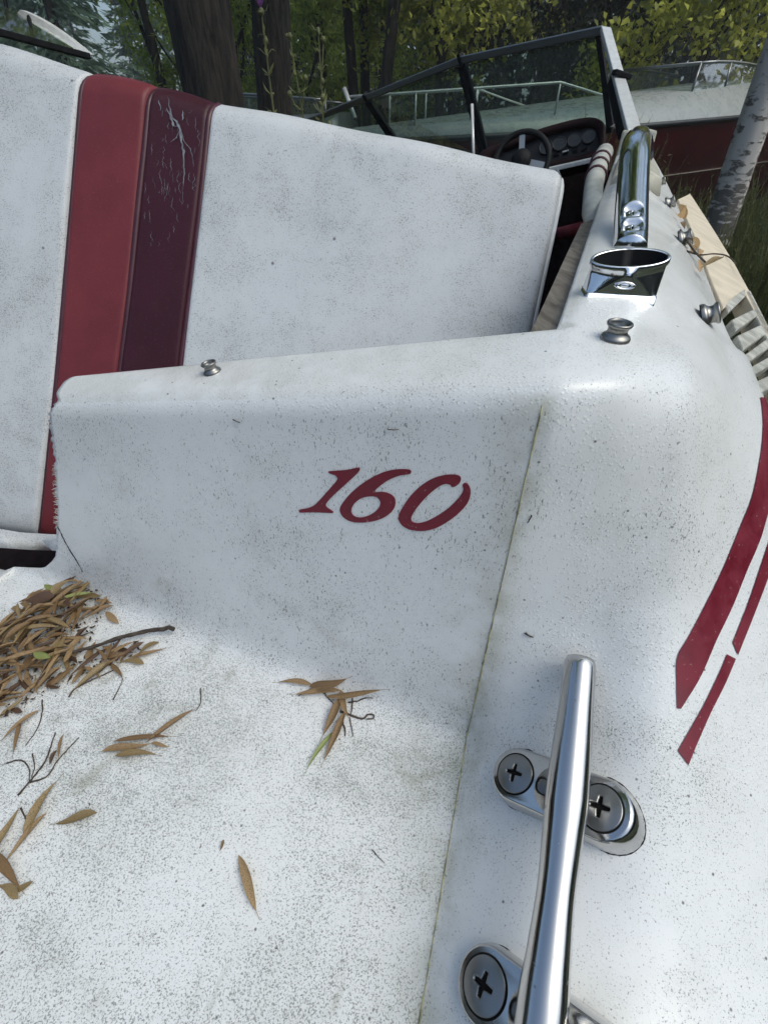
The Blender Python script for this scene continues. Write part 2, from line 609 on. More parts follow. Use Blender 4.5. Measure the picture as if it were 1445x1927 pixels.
M['crack'] = plain('crack_backing', (0.20, 0.21, 0.235), 0.8, 0, 0.3, 150)
M['bark'] = barkmat('dark_bark', (0.005, 0.004, 0.003), (0.055, 0.043, 0.032), 30, 0.12, 1.0)
M['bark_far'] = barkmat('far_bark', (0.010, 0.008, 0.006), (0.045, 0.036, 0.028))
M['birch'] = birchmat()
M['fol_a'] = leafmat('backlit_willow_foliage', (0.06, 0.095, 0.016), (0.36, 0.43, 0.09), (0.03, 0.06, 0.012), 0.5, 0.55, 'island', 2.2)  # wide light-to-dark leaf spread stands in for backlight and shaded gaps
M['fol_b'] = leafmat('backlit_alder_foliage', (0.07, 0.10, 0.016), (0.46, 0.47, 0.10), (0.03, 0.06, 0.012), 0.5, 0.55, 'island', 2.2)  # bright leaf end holds the backlight, dark end the shade between leaves
M['fol_c'] = leafmat('shaded_foliage', (0.010, 0.020, 0.006), (0.032, 0.046, 0.012), (0.007, 0.014, 0.005), 0.3)  # darkened so the shade of the woods sits in the leaf colour
M['spruce'] = leafmat('hazed_spruce_needles', (0.12, 0.19, 0.14), (0.19, 0.27, 0.19), (0.08, 0.14, 0.10), 0.5)  # needles paled to put part of the haze into their colour
M['grass'] = leafmat('grass_blades', (0.040, 0.065, 0.014), (0.11, 0.12, 0.030), (0.026, 0.05, 0.012), 0.35)
M['grass_dry'] = leafmat('seeding_grass', (0.06, 0.085, 0.022), (0.15, 0.15, 0.055), (0.04, 0.065, 0.016), 0.4)
M['thistle'] = leafmat('backlit_thistle_green', (0.16, 0.18, 0.075), (0.30, 0.30, 0.14), (0.12, 0.14, 0.06), 0.4)  # green lightened to carry the backlight on the thistles
M['pad'] = plain('grey_white_vinyl', (0.42, 0.42, 0.38), 0.5, 0, 0.2, 40, 0.1, 200)
M['thistle_flower'] = plain('thistle_flower', (0.20, 0.07, 0.26), 0.8, 0, 0.3, 80)
for _k in ('rubber', 'dash_black', 'dash', 'liner', 'grime_and_shade'):
    M[_k].node_tree.nodes['Principled BSDF'].inputs['Specular IOR Level'].default_value = 0.18
M['soil'] = plain('grassy_ground', (0.030, 0.038, 0.014), 0.95, 0, 0.4, 1.5, 0.5, 8)
M['car_paint'] = plain('grey_paint', (0.14, 0.15, 0.16), 0.3, 0.2, 0.1, 3)
M['dark_glass'] = plain('dark_glass', (0.015, 0.018, 0.018), 0.08)

# ------------------------------------------------------------------ ground and far woods
def ground():
    n = 60
    xs = np.linspace(-140, 140, n)
    V = []
    for y in xs:
        for x in xs:
            V.append((x, y + 20, 0.12 * math.sin(x * 0.31) * math.sin(y * 0.27 + 1) if x * x + y * y > 30 else 0))
    o = mk('ground', V, grid_faces(n, n), M['soil'])
    tag(o, 'grassy ground under and around the laid-up boats', None, None, 'structure')
ground()

# ------------------------------------------------------------------ our boat
boat = thing('motorboat', 'white motorboat with red number 160, chrome cleat and red stripes on its rear deck', 'motorboat', (0.2, 0.9, 0.0))

# wall plane (the raked step carrying the number)
B = CAM + Vector((0.177, 0.487, -1.0)) * S
T = Vector((-0.9, 0.353, 0)).normalized()           # towards port
N = Vector((-T.y * -1, -T.x, 0))
N = Vector((0.353, 0.9, 0)).normalized()             # towards the bow
Z = Vector((0, 0, 1))
RAKE = R(9)
UW = N * math.sin(RAKE) + Z * math.cos(RAKE)
NW = T.cross(UW).normalized()
if NW.dot(CAM - B) < 0: NW = -NW

def wall_uv(u, v):
    p = Pplane(u, v, B, NW) - B
    return p.dot(T), p.dot(UW)

wl_, el_ = wall_uv(96, 752)
wr_, er_ = wall_uv(1030, 728)
TOPD = (N * math.cos(R(7)) + Z * math.sin(R(7)))
def e_top(w):
    return er_ + (el_ - er_) * (w - wr_) / (wl_ - wr_)
ptl = B + T * wl_ + UW * el_
ptr = B + T * wr_ + UW * er_
ntop = (ptr - ptl).cross(TOPD).normalized()
def top_uv(u, v):
    p = Pplane(u, v, ptl, ntop)
    # express as w, depth
    q = p - ptr
    # solve q = a*(ptl-ptr) + d*TOPD (+ residual)
    e1 = ptl - ptr
    A = np.array([[e1.dot(e1), e1.dot(TOPD)], [e1.dot(TOPD), TOPD.dot(TOPD)]])
    a, d = np.linalg.solve(A, [q.dot(e1), q.dot(TOPD)])
    return wr_ + a * (wl_ - wr_), d
wrl, drl = top_uv(165, 697)
wrr, drr = top_uv(1050, 607)
def d_top(w):
    return drr + (drl - drr) * (w - wrr) / (wrl - wrr)

R1, R2, R3 = 0.048 * S, 0.045 * S, 0.035 * S
DFL = 0.62 * S + 0.0
DROP = 0.45 * S
def prof(w, s):
    """s<0 floor, 0..1 wall (fraction), 1..2 ledge top, 2..3 rear drop"""
    et, dt = e_top(w), d_top(w)
    c0 = B + T * w
    c1 = c0 + UW * et
    c2 = c1 + TOPD * dt
    dn = (N * 0.15 - Z).normalized()
    def bez(a, c, b, t):
        return a * (1 - t) ** 2 + c * (2 * t * (1 - t)) + b * t * t
    r2 = min(R2, dt * 0.4)
    r3 = min(R3, dt * 0.4)
    f1, f2, f2b, f3, f3b = R1 / et, r2 / et, r2 / dt, r3 / dt, r3 / DROP
    if s < 0:
        d = -s
        if d > R1: return c0 - N * d
        return bez(c0 - N * R1, c0, c0 + UW * R1, 0.5 - 0.5 * d / R1)
    if s <= 1:
        if s < f1: return bez(c0 - N * R1, c0, c0 + UW * R1, 0.5 + 0.5 * s / f1)
        if s > 1 - f2: return bez(c1 - UW * r2, c1, c1 + TOPD * r2, 0.5 * (s - (1 - f2)) / f2)
        return c0 + UW * (et * s)
    if s <= 2:
        q = s - 1
        if q < f2b: return bez(c1 - UW * r2, c1, c1 + TOPD * r2, 0.5 + 0.5 * q / f2b)
        if q > 1 - f3: return bez(c2 - TOPD * r3, c2, c2 + dn * r3, 0.5 * (q - (1 - f3)) / f3)
        return c1 + TOPD * (dt * q)
    q = s - 2
    if q < f3b: return bez(c2 - TOPD * r3, c2, c2 + dn * r3, 0.5 + 0.5 * q / f3b)
    return c2 + dn * (DROP * q)

# right boundary in w for each s
def w_right(s):
    if s < 0: return -0.083 * (-s)
    if s <= 1: return wr_ * s
    if s <= 2: return wr_ + (wrr - wr_) * (s - 1)
    return wrr
# left (broken) boundary
_lw = [wall_uv(u, v) for u, v in ((106, 992), (106, 940), (101, 860), (96, 810), (91, 775), (93, 757), (99, 748))]
_lk = [p[1] / e_top(p[0]) for p in _lw]
WLC = _lw[0][0]
SC = _lk[0]
_lt = [top_uv(u, v) for u, v in ((104, 740), (120, 718), (140, 705), (165, 698))]
_lw2 = [p[0] for p in _lw] + [p[0] for p in _lt] + [_lt[-1][0] - 0.002]
_lk2 = [k for k in _lk] + [1 + min(0.97, max(0.03, p[1] / d_top(p[0]))) for p in _lt] + [3.0]
_o = np.argsort(_lk2)
_lk2 = np.array(_lk2)[_o]
_lw2 = np.array(_lw2)[_o]
def w_left(s):
    if s <= SC: return WLC
    return float(np.interp(s, _lk2, _lw2))

srow = list(-np.concatenate([np.linspace(DFL, 0.16 * S, 34), np.linspace(0.15 * S, 0.002, 12)]))
n_floor_rows = len(srow)
srow += list(np.linspace(0.0, SC, 9))
iSC = len(srow) - 1
srow += list(np.linspace(SC, 1, 60)[1:])
s1 = len(srow) - 1
srow += list(1 + np.linspace(0, 1, 18)[1:])
s2 = len(srow) - 1
srow += list(2 + np.array([0.03, 0.06, 0.12, 0.3, 0.6, 1.0]))
NC1 = 90
fcol = np.linspace(0, 1, NC1)
verts, vdirt, vwet, vstain = [], [], [], []
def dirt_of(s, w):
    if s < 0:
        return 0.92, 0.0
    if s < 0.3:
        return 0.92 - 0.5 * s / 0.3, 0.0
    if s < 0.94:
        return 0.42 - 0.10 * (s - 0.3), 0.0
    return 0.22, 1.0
for i, s in enumerate(srow):
    wrt, wlf = w_right(s), w_left(s)
    for f in fcol:
        w = wrt + (wlf - wrt) * f
        if f == 1 and s > SC and s < 1.0:
            w += (random.random() - 0.5) * 0.005
        verts.append(prof(w, s))
        d, wt = dirt_of(s, w)
        vdirt.append(d)
        vwet.append(wt)
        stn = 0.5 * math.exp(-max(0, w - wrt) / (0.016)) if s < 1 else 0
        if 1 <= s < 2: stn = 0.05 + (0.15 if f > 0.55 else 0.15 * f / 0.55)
        vstain.append(stn)
faces = []
for i in range(len(srow) - 1):
    for j in range(NC1 - 1):
        a = i * NC1 + j
        faces.append((a, a + 1, a + NC1 + 1, a + NC1))
# block 2: the floor flange left of the broken wall
NC2 = 34
wcols = np.linspace(WLC, WLC + 0.75 * S, NC2)
def s_edge(w):
    x = (w - WLC) / S
    return float(np.interp(x, [0, 0.012, 0.05, 0.12, 0.25, 0.5, 1], [SC, SC * 0.80, SC * 0.45, SC * 0.16, -0.02 * S, -0.05 * S, -0.10 * S]))
blk = {}
for i in range(iSC + 1):
    blk[(i, 0)] = i * NC1 + NC1 - 1
smin = srow[0]
for j in range(1, NC2):
    se = s_edge(wcols[j]) + (random.random() - 0.5) * 0.001
    for i in range(iSC + 1):
        g = (srow[i] - smin) / (SC - smin)
        g0 = (0 - smin) / (SC - smin)
        s = smin + (se - smin) * g if se < 0 else (srow[i] if srow[i] < 0 else se * (srow[i] / SC))
        blk[(i, j)] = len(verts)
        verts.append(prof(wcols[j], s))
        d, wt = dirt_of(s, 0)
        vdirt.append(d * 0.9 if s < -0.12 * S else d * 0.45)
        vwet.append(0.0)
        vstain.append(0)
for i in range(iSC):
    for j in range(NC2 - 1):
        faces.append((blk[(i, j)], blk[(i, j + 1)], blk[(i + 1, j + 1)], blk[(i + 1, j)]))
# an extra floor row behind the camera
first = [k * 1 for k in range(NC1)]
ext = {}
def ext_v(i):
    if i not in ext:
        ext[i] = len(verts)
        verts.append(verts[i] - N * 0.55)
        vdirt.append(0.9); vwet.append(0); vstain.append(vstain[i])
    return ext[i]
row0 = [j for j in range(NC1)] + [blk[(0, j)] for j in range(1, NC2)]
for a, b in zip(row0[:-1], row0[1:]):
    faces.append((ext_v(a), ext_v(b), b, a))

# gunwale: columns of control points keyed by the image row of the crease
FD = Vector((0.37, 0.929, 0)).normalized()
RD = Vector((0.929, -0.37, 0)).normalized()
inner0 = Vector(prof(wrr, 2.0))
inner0 = prof(w_right(1.9), 1.9)
def fw(k, r_, z):
    """point k ahead of and r to starboard of the ledge's inner corner; z in deck units below the eye"""
    return CAM * 1 + Vector(((inner0 - CAM).x, (inner0 - CAM).y, 0)) + FD * (k * S) + RD * (r_ * S) + Z * (z * S)
vC = {}
keys = [
    # v-row, c1, c2, c3, c4, c5 as (u, v, t)
    (2500, (905, 2500, .50), (1085, 2500, .478), (1235, 2500, .474), (1380, 2500, .485), (1560, 2500, .54)),
    (1927, (868, 1927, .668), (1030, 1927, .63), (1240, 1927, .62), (1385, 1927, .63), (1570, 1927, .69)),
    (1420, (930, 1420, .918), (1065, 1420, .805), (1255, 1412, .738), (1400, 1402, .77), (1600, 1390, .87)),
    (1200, (970, 1192, .848), (1092, 1182, .812), (1260, 1172, .772), (1400, 1155, .815), (1600, 1130, .96)),
    (980, (1012, 972, .732), (1112, 955, .722), (1267, 932, .718), (1398, 905, .79), (1530, 885, .93)),
    (800, (1050, 790, .652), (1135, 780, .652), (1280, 775, .675), (1395, 790, .79), (1462, 818, .92)),
    (725, (1062, 722, .643), (1150, 715, .645), (1284, 705, .685), (1382, 728, .81), (1430, 750, .91)),
    (665, (1074, 662, .695), (1158, 658, .695), (1288, 655, .745), (1372, 682, .86), (1416, 708, .94)),
]
colpts = [[] for _ in range(8)]
colkey = []
for kx in keys:
    colkey.append(kx[0])
    for c in range(5):
        colpts[c + 1].append(Ph(*kx[c + 1]))
    p5 = colpts[5][-1]
    colpts[6].append(p5 + RD * 0.05 * S - Z * 0.30 * S if kx[0] > 900 else p5 + RD * (0.02 if kx[0] > 760 else -.005) * S - Z * (0.18 if kx[0] > 760 else .11) * S)
    colpts[7].append(p5 - RD * 0.25 * S - Z * 1.9 * S)
def fwd_row(v, pts):
    colkey.append(v)
    for c in range(5):
        colpts[c + 1].append(pts[c])
    p5 = pts[4]
    colpts[6].append(p5 - RD * 0.012 * S - Z * 0.10 * S)
    colpts[7].append(p5 - RD * 0.35 * S - Z * 2.1 * S)
zi = (inner0 - CAM).z / S
print('inner corner z', zi, 'wall top r', er_ / S, 'l', el_ / S, 'depths', drl / S, drr / S)
W5 = 0.335
def sect(k, z0, w5=W5, c=1.0):
    return [fw(k, 0.03, z0 + 0.012), fw(k, 0.10, z0 + 0.018), fw(k, 0.195, z0 - 0.02), fw(k, 0.28, z0 - 0.075), fw(k, w5, z0 - 0.14)]
fwd_row(612, [Ph(1085, 606, .765), Ph(1165, 607, .77), Ph(1285, 612, .83), Ph(1358, 638, .92), Ph(1400, 664, .985)])
KF = [(0.25, 0.010), (0.6, 0.03), (1.1, 0.05), (2.0, 0.07), (3.2, 0.085), (5.0, 0.1), (8.0, 0.1)]
vf = [540, 480, 420, 360, 320, 290, 268]
for (k, dz), v in zip(KF, vf):
    fwd_row(v, sect(k, zi + dz))
ck = np.array(colkey)[::-1].astype(float)
CPT = [np.array([tuple(p) for p in c])[::-1] if c else None for c in colpts]
grow, gc0 = [], []
idx_right = {}
for i in range(0, s2 + 1):
    grow.append(vproj(verts[i * NC1])[1])
    gc0.append(verts[i * NC1])
    idx_right[i] = i * NC1
# keep rows strictly monotone in v
g2 = [grow[0]]
for g in grow[1:]:
    g2.append(min(g, g2[-1] - 0.05))
grow = g2
vlast = grow[-1]
fk = [0] + [k for k, _ in KF]
fv = [vlast] + vf
fz = [zi] + [zi + dz for _, dz in KF]
extra = np.concatenate([np.linspace(0.03, 1.1, 22), np.linspace(1.3, 8, 26)])
for k in extra:
    v = float(np.interp(k, fk, fv))
    grow.append(v)
    gc0.append(fw(k, 0, float(np.interp(k, fk, fz))))
grow = np.array(grow)
cols = [np.array([tuple(p) for p in gc0])]
for c in range(1, 8):
    cols.append(pchip(ck, CPT[c], np.clip(grow, ck[0], ck[-1])))
A = np.stack(cols, 1)                     # rows, 8, 3
for _ in range(40):
    A[1:-1, 3:] = .25 * A[:-2, 3:] + .5 * A[1:-1, 3:] + .25 * A[2:, 3:]
for _ in range(5):
    A[1:-1, 2] = .25 * A[:-2, 2] + .5 * A[1:-1, 2] + .25 * A[2:, 2]
cpar = np.array([0, .35, 1, 2, 2.8, 3.6, 4.2, 5.6])
samp = np.unique(np.concatenate([np.linspace(0, .35, 6), np.linspace(.35, 3.6, 34), np.linspace(3.6, 4.2, 8), np.linspace(4.2, 5.6, 8)]))
nG = len(samp)
gi = np.zeros((len(grow), nG), int)
for i in range(len(grow)):
    pts = pchip(cpar, A[i], samp)
    for j in range(nG):
        if j == 0 and i in idx_right:
            gi[i, j] = idx_right[i]
            continue
        gi[i, j] = len(verts)
        verts.append(Vector(pts[j]))
        x = samp[j]
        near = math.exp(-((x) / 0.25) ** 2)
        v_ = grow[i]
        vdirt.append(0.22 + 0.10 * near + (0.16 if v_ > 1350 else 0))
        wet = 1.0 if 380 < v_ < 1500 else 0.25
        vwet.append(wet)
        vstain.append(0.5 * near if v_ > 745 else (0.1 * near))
for i in range(len(grow) - 1):
    for j in range(nG - 1):
        faces.append((gi[i, j], gi[i + 1, j], gi[i + 1, j + 1], gi[i, j + 1]))
# extend backwards
gext = []
for j in range(nG):
    a = gi[0, j]
    if a in ext:
        gext.append(ext[a])
    else:
        gext.append(len(verts))
        verts.append(verts[a] - N * 0.55)
        vdirt.append(0.3); vwet.append(0.2); vstain.append(0)
for j in range(nG - 1):
    faces.append((gext[j], gi[0, j], gi[0, j + 1], gext[j + 1]))
# stop the patch normals disagreeing: let bmesh orient them
deck = mk('deck_moulding', verts, faces, M['gel'], boat)
bm = bmesh.new()
bm.from_mesh(deck.data)
bmesh.ops.recalc_face_normals(bm, faces=bm.faces)
bm.faces.ensure_lookup_table()
ff = min(bm.faces, key=lambda f: (f.calc_center_median() - (B - N * 0.3 * S + T * 0.3 * S - boat.location)).length)
if ff.normal.z < 0:
    bmesh.ops.reverse_faces(bm, faces=bm.faces)
bm.to_mesh(deck.data)
bm.free()
for nm, arr in (('dirt', vdirt), ('wet', vwet), ('stain', vstain)):
    at = deck.data.attributes.new(nm, 'FLOAT', 'POINT')
    at.data.foreach_set('value', np.array(arr, np.float32))
sol = deck.modifiers.new('thickness', 'SOLIDIFY')
sol.thickness = 0.0032
sol.offset = -1
BVH = BVHTree.FromPolygons([v for v in verts], [tuple(int(i) for i in f) for f in faces])

def onto(u, v, lift=0.0):
    """point and normal where the sight line through photo pixel (u, v) meets the deck"""
    d = ray(u, v).normalized()
    h = BVH.ray_cast(CAM, d)
    if h[0] is None:
        return Pplane(u, v, B, Z), Z.copy()
    n = h[1].normalized()
    if n.dot(d) > 0: n = -n
    return h[0] + n * lift, n

# dark joint along the gunwale's outer rim
jl = []
for i in range(len(grow)):
    if grow[i] < 790 and grow[i] > 262 and i % 2 == 0:
        jl.append(Vector(pchip(cpar, A[i], [3.72])[0]))
MB().tube(jl, 0.0022, 6).build('rub_rail', M['black_trim'], boat)

# lower hull down to the ground
hb_ = []
for i in range(0, len(grow), 3):
    a_ = Vector(A[i, 7])
    hb_.append([a_ + RD * .004, Vector((a_.x, a_.y, .14)) - RD * .22, Vector((a_.x, a_.y, .04)) - RD * .75])
hb_.insert(0, [p - N * .55 for p in hb_[0]])
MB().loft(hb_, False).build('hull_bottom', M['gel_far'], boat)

# number decals
def decal_digit(outer, holes=(), sub=4):
    sc, ox, oy = 440 / 1346, 480, 850
    def conv(pl):
        return [(ox + x * sc, oy + y * sc) for x, y in crom_closed(pl, sub)]
    loops = [conv(outer)] + [conv(h) for h in holes]
    l3 = []
    for lp in loops:
        l3.append([Pplane(u, v, B + NW * 0.0006, NW) for u, v in lp])
    tris = tessellate_polygon(l3)
    V = [p for lp in l3 for p in lp]
    n = len(V)
    V2 = V + [p - NW * 0.0005 for p in V]
    F = []
    for t in tris:
        a, b, c = t
        nn = (V[b] - V[a]).cross(V[c] - V[a])
        F.append((a, b, c) if nn.dot(NW) > 0 else (a, c, b))
    o = 0
    for lp in l3:
        m = len(lp)
        for k in range(m):
            F.append((o + k, o + (k + 1) % m, n + o + (k + 1) % m, n + o + k))
        o += m
    return mk('number_decal', V2, F, M['decal'], boat, smooth=False)
decal_digit([(420, 116), (440, 112), (520, 106), (580, 94), (598, 93), (602, 104), (585, 128), (520, 188), (450, 252), (412, 294), (406, 312), (418, 326), (446, 344), (446, 353),
             (410, 352), (330, 349), (262, 351), (252, 341), (262, 333), (300, 326), (335, 312), (370, 280), (430, 212), (468, 168), (472, 150), (458, 136), (432, 126)], sub=3)['label'] = 'red numeral one of 160'
decal_digit([(897, 114), (888, 129), (830, 138), (770, 162), (720, 196), (686, 232), (722, 232), (764, 239), (797, 260), (807, 290), (800, 325), (775, 356), (730, 385), (670, 403),
             (605, 409), (550, 402), (510, 380), (490, 350), (488, 325), (504, 295), (540, 250), (600, 196), (670, 150), (740, 118), (800, 104), (850, 101), (885, 104)],
            [[(665, 257), (700, 263), (719, 286), (715, 316), (690, 346), (650, 370), (605, 380), (573, 374), (555, 355), (554, 330), (575, 295), (615, 267)]])['label'] = 'red numeral six of 160'
decal_digit([(1184, 158), (1176, 181), (1152, 200), (1132, 203), (1120, 190), (1090, 187), (1050, 206), (990, 256), (930, 325), (901, 372), (898, 395), (911, 408), (945, 412), (1000, 396),
             (1070, 356), (1130, 310), (1180, 255), (1198, 218), (1193, 192), (1206, 181), (1222, 186), (1237, 214), (1238, 250), (1220, 300), (1170, 356), (1110, 402), (1040, 440),
             (970, 457), (900, 452), (852, 430), (826, 396), (826, 368), (846, 325), (890, 260), (950, 200), (1020, 156), (1090, 135), (1150, 133), (1177, 142)])['label'] = 'red numeral zero of 160, broken at its top right'

# stripe decals on the outboard side
def stripe(left, right, n, name='stripe_decal', label=None, m=7):
    L, Rr = resample(crom(left, 6), n), resample(crom(right, 6), n)
    V, F = [], []
    for i in range(n):
        for j in range(m):
            q = L[i] + (Rr[i] - L[i]) * j / (m - 1)
            p, nn = onto(q[0], q[1], 0.0006)
            V.append(p)
    # drop faces that jump (ray slipped past the rim)
    for f in grid_faces(n, m):
        P = [V[k] for k in f]
        if max((P[k] - P[k - 1]).length for k in range(4)) < 0.15:
            F.append(f)
    par = list(range(len(V)))
    def find(a):
        while par[a] != a:
            a = par[a]
        return a
    for f in F:
        for k in f[1:]:
            par[find(k)] = find(f[0])
    cn = {}
    for f in F:
        cn[find(f[0])] = cn.get(find(f[0]), 0) + 1
    best = max(cn, key=cn.get)
    F = [f for f in F if find(f[0]) == best]
    used = sorted({i for f in F for i in f})
    rm = {a: b for b, a in enumerate(used)}
    V = [V[i] for i in used]
    F = [tuple(rm[i] for i in f) for f in F]
    o = mk(name, V, F, M['decal'], boat)
    if label: o['label'] = label
    return o
stripe([(1429, 748), (1432, 765), (1434, 806), (1429, 858), (1414, 932), (1394, 984), (1359, 1069), (1324, 1141), (1294, 1198), (1273, 1237), (1272, 1290), (1273, 1333)],
       [(1447, 748), (1460, 775), (1475, 810), (1478, 870), (1462, 920), (1445, 962), (1429, 1015), (1403, 1076), (1377, 1141), (1346, 1206), (1316, 1275), (1280, 1334)], 70, label='wide red stripe decal tapering to a point')
stripe([(1475, 930), (1445, 1019), (1429, 1067), (1407, 1132), (1377, 1209)], [(1480, 985), (1445, 1084), (1420, 1150), (1403, 1193), (1387, 1233)], 30, label='narrow red stripe decal, upper torn piece')
stripe([(1366, 1231), (1355, 1259), (1324, 1324), (1296, 1374), (1274, 1413)], [(1383, 1240), (1363, 1287), (1337, 1339), (1311, 1398), (1294, 1440)], 30, label='narrow red stripe decal, lower torn piece')

# sealant bead in the crease
sp_ = []
for i in range(0, s1 - 2, 2):
    sp_.append(verts[i * NC1] + NW * 0.0002 + T * 0.0004)
MB().tube(sp_, [0.0003 + 0.0004 * random.random() for _ in sp_], 6).build('crease_sealant', M['sealant'], boat)

# frayed glass fibres on the broken edge
fb = MB()
for i in range(iSC, s1 - 8):
    if srow[i] < 0.72 and random.random() < 0.9:
        for _ in range(2):
            p = verts[i * NC1 + NC1 - 1]
            d = (T * 1.0 + NW * random.uniform(-.5, .7) + UW * random.uniform(-.9, .5)).normalized()
            L = random.uniform(0.001, 0.0042)
            fb.tube([p - T * 0.001, p + d * L * .6, p + d * L + UW * random.uniform(-.002, .001)], [0.0003, 0.00022, 0.0001], 4)
fo = fb.build('frayed_fibres', M['fibre'], boat)
fo['kind'] = 'stuff'
# hairline crack down the corner
crk = []
for u, v in resample(crom([(107, 985), (116, 1005), (128, 1028), (140, 1048), (156, 1076)], 5), 24):
    p, nn = onto(u + random.uniform(-.8, .8), v, 0.0002)
    crk.append(p)
MB().tube(crk, [0.00015 + 0.00045 * random.random() for _ in crk], 5).build('hairline_crack', M['grime_and_shade'], boat)

# ------------------------------------------------------------------ deck fittings
def frame_on(n, hint):
    n = n.normalized()
    x = (hint - n * hint.dot(n)).normalized()
    return x, n.cross(x), n

SCREW_MESH = {}
def screw_mesh(key='a'):
    """domed head with a cross recess, unit radius, axis +Z"""
    if key in SCREW_MESH: return SCREW_MESH[key]
    nr, na = 26, 64
    V, F, fm = [(0, 0, 0)], [], []
    def hz(x, y):
        r_ = math.hypot(x, y)
        z = 0.05 + 0.17 * (1 - r_ * r_)
        a = min(abs(x), abs(y))
        b = max(abs(x), abs(y))
        wdt = 0.145 - 0.11 * b
        inside = (a < wdt and b < 0.50)
        if inside:
            edge = min((wdt - a) / 0.05, (0.50 - b) / 0.05, 1)
            z -= 0.20 * edge * (1 - 0.3 * b)
        return z, inside
    V[0] = (0, 0, hz(0, 0)[0])
    ins = [True]
    for i in range(1, nr + 1):
        r_ = i / nr
        for k in range(na):
            a = 2 * math.pi * k / na
            x, y = r_ * math.cos(a), r_ * math.sin(a)
            z, q = hz(x, y)
            V.append((x, y, z))
            ins.append(q)
    for k in range(na):
        F.append((0, 1 + k, 1 + (k + 1) % na))
    for i in range(nr - 1):
        for k in range(na):
            a = 1 + i * na + k
            b = 1 + i * na + (k + 1) % na
            F.append((a, a + na, b + na, b))
    o = len(V)
    for k in range(na):
        a = 2 * math.pi * k / na
        V.append((math.cos(a), math.sin(a), -0.25))
    for k in range(na):
        a, b = 1 + (nr - 1) * na + k, 1 + (nr - 1) * na + (k + 1) % na
        F.append((a, o + k, o + (k + 1) % na, b))
    for f in F:
        fm.append(1 if all(i < len(ins) and ins[i] for i in f) else 0)
    me = bpy.data.meshes.new('screw')
    me.from_pydata(V, [], F)
    me.materials.append(M['screw'] if key == 'a' else M['chrome'])
    me.materials.append(M['grime_and_shade'])  # recess faces coloured dark to paint in their shade
    me.polygons.foreach_set('material_index', fm)
    me.polygons.foreach_set('use_smooth', [True] * len(F))
    SCREW_MESH[key] = me
    return me

def put_mesh(name, me, parent, p, x, y, z, r):
    o = bpy.data.objects.new(name, me)
    COL.objects.link(o)
    o.parent = parent
    off = root_loc(parent)
    m = Matrix(((x.x * r, y.x * r, z.x * r, p.x - off.x), (x.y * r, y.y * r, z.y * r, p.y - off.y), (x.z * r, y.z * r, z.z * r, p.z - off.z), (0, 0, 0, 1)))
    o.matrix_basis = m
    return o

# --- cleat
c1, n1 = onto(1062, 1502)
c2_, n2 = onto(1030, 1905)
s1p, _ = onto(983, 1468)
s2p, _ = onto(1143, 1533)
s3p, _ = onto(930, 1862)
ncl = (s2p - s1p).cross(s3p - s1p).normalized()
if ncl.dot(CAM - s1p) < 0: ncl = -ncl
cross = (s2p - s1p)
x_, y_, z_ = frame_on(ncl, cross)
if y_.dot(N) < 0: y_ = -y_
mid1 = (s1p + s2p) * 0.5 + z_ * (0.006 * S)
half = cross.length / 2
along = (s3p - s1p)
al = along - z_ * along.dot(z_)
mid2 = mid1 + al
pcl = mid1
PXR = (s1p - CAM).length / FPX
SR = 38 * PXR * 0.75
TH = 0.022 * S
cleat = node('cleat', boat)
rail_dir = al.normalized()
def stadium(c, hl, r_, z, n=14):
    pts = []
    for k in range(n + 1):
        a = -math.pi / 2 + math.pi * k / n
        pts.append(c + x_ * (hl + r_ * math.cos(a)) + yy * (r_ * math.sin(a)) + z_ * z)
    for k in range(n + 1):
        a = math.pi / 2 + math.pi * k / n
        pts.append(c + x_ * (-hl + r_ * math.cos(a)) + yy * (r_ * math.sin(a)) + z_ * z)
    return pts
yy = -rail_dir - x_ * (-rail_dir).dot(x_)
yy = (yy - z_ * yy.dot(z_)).normalized()
# rail centre line through two sighted points, standing off the plates
HR = 0.088 * S
def zdepth(p):
    return (p - CAM).dot(Vector((0, ct, -st)))
za, zt = zdepth(mid1 + z_ * HR) * .93, 0.0
zt = za * 1.158
zb_ = 1 / (1 / za + (1 / za - 1 / zt) * 400 / 262)
ra = Pm(1066, 1505, za)
rb2 = Pm(1020, 1905, zb_)
rail_dir2 = (rb2 - ra)
Lr = rail_dir2.length
rail_dir2 = rail_dir2.normalized()
def zline(k):
    return ra + rail_dir2 * (k * Lr)
tipk = -0.72
for q in np.linspace(-0.3, -2.0, 400):
    if vproj(zline(q))[1] < 1246:
        tipk = q
        break
prK = [(tipk, .0235), (tipk + .015, .0262), (tipk * .6, .0285), (tipk * 0.3, .031), (0.0, .0325), (0.22, .0295), (0.5, .0265), (0.78, .0295), (1.0, .0325), (1 - tipk * .3, .031), (1 - tipk * .6, .0285), (1 - tipk - .015, .0262), (1 - tipk, .0235)]
kk = np.linspace(tipk, 1 - tipk, 90)
rr = pchip([p[0] for p in prK], [p[1] for p in prK], kk)[:, 0] * S * 0.92
ph = MB()
ph.tube([zline(k) + z_ * (0.010 * S * max(0, (abs(k - .5) - .5)) ** 1.2) for k in kk], list(rr), 40, True)
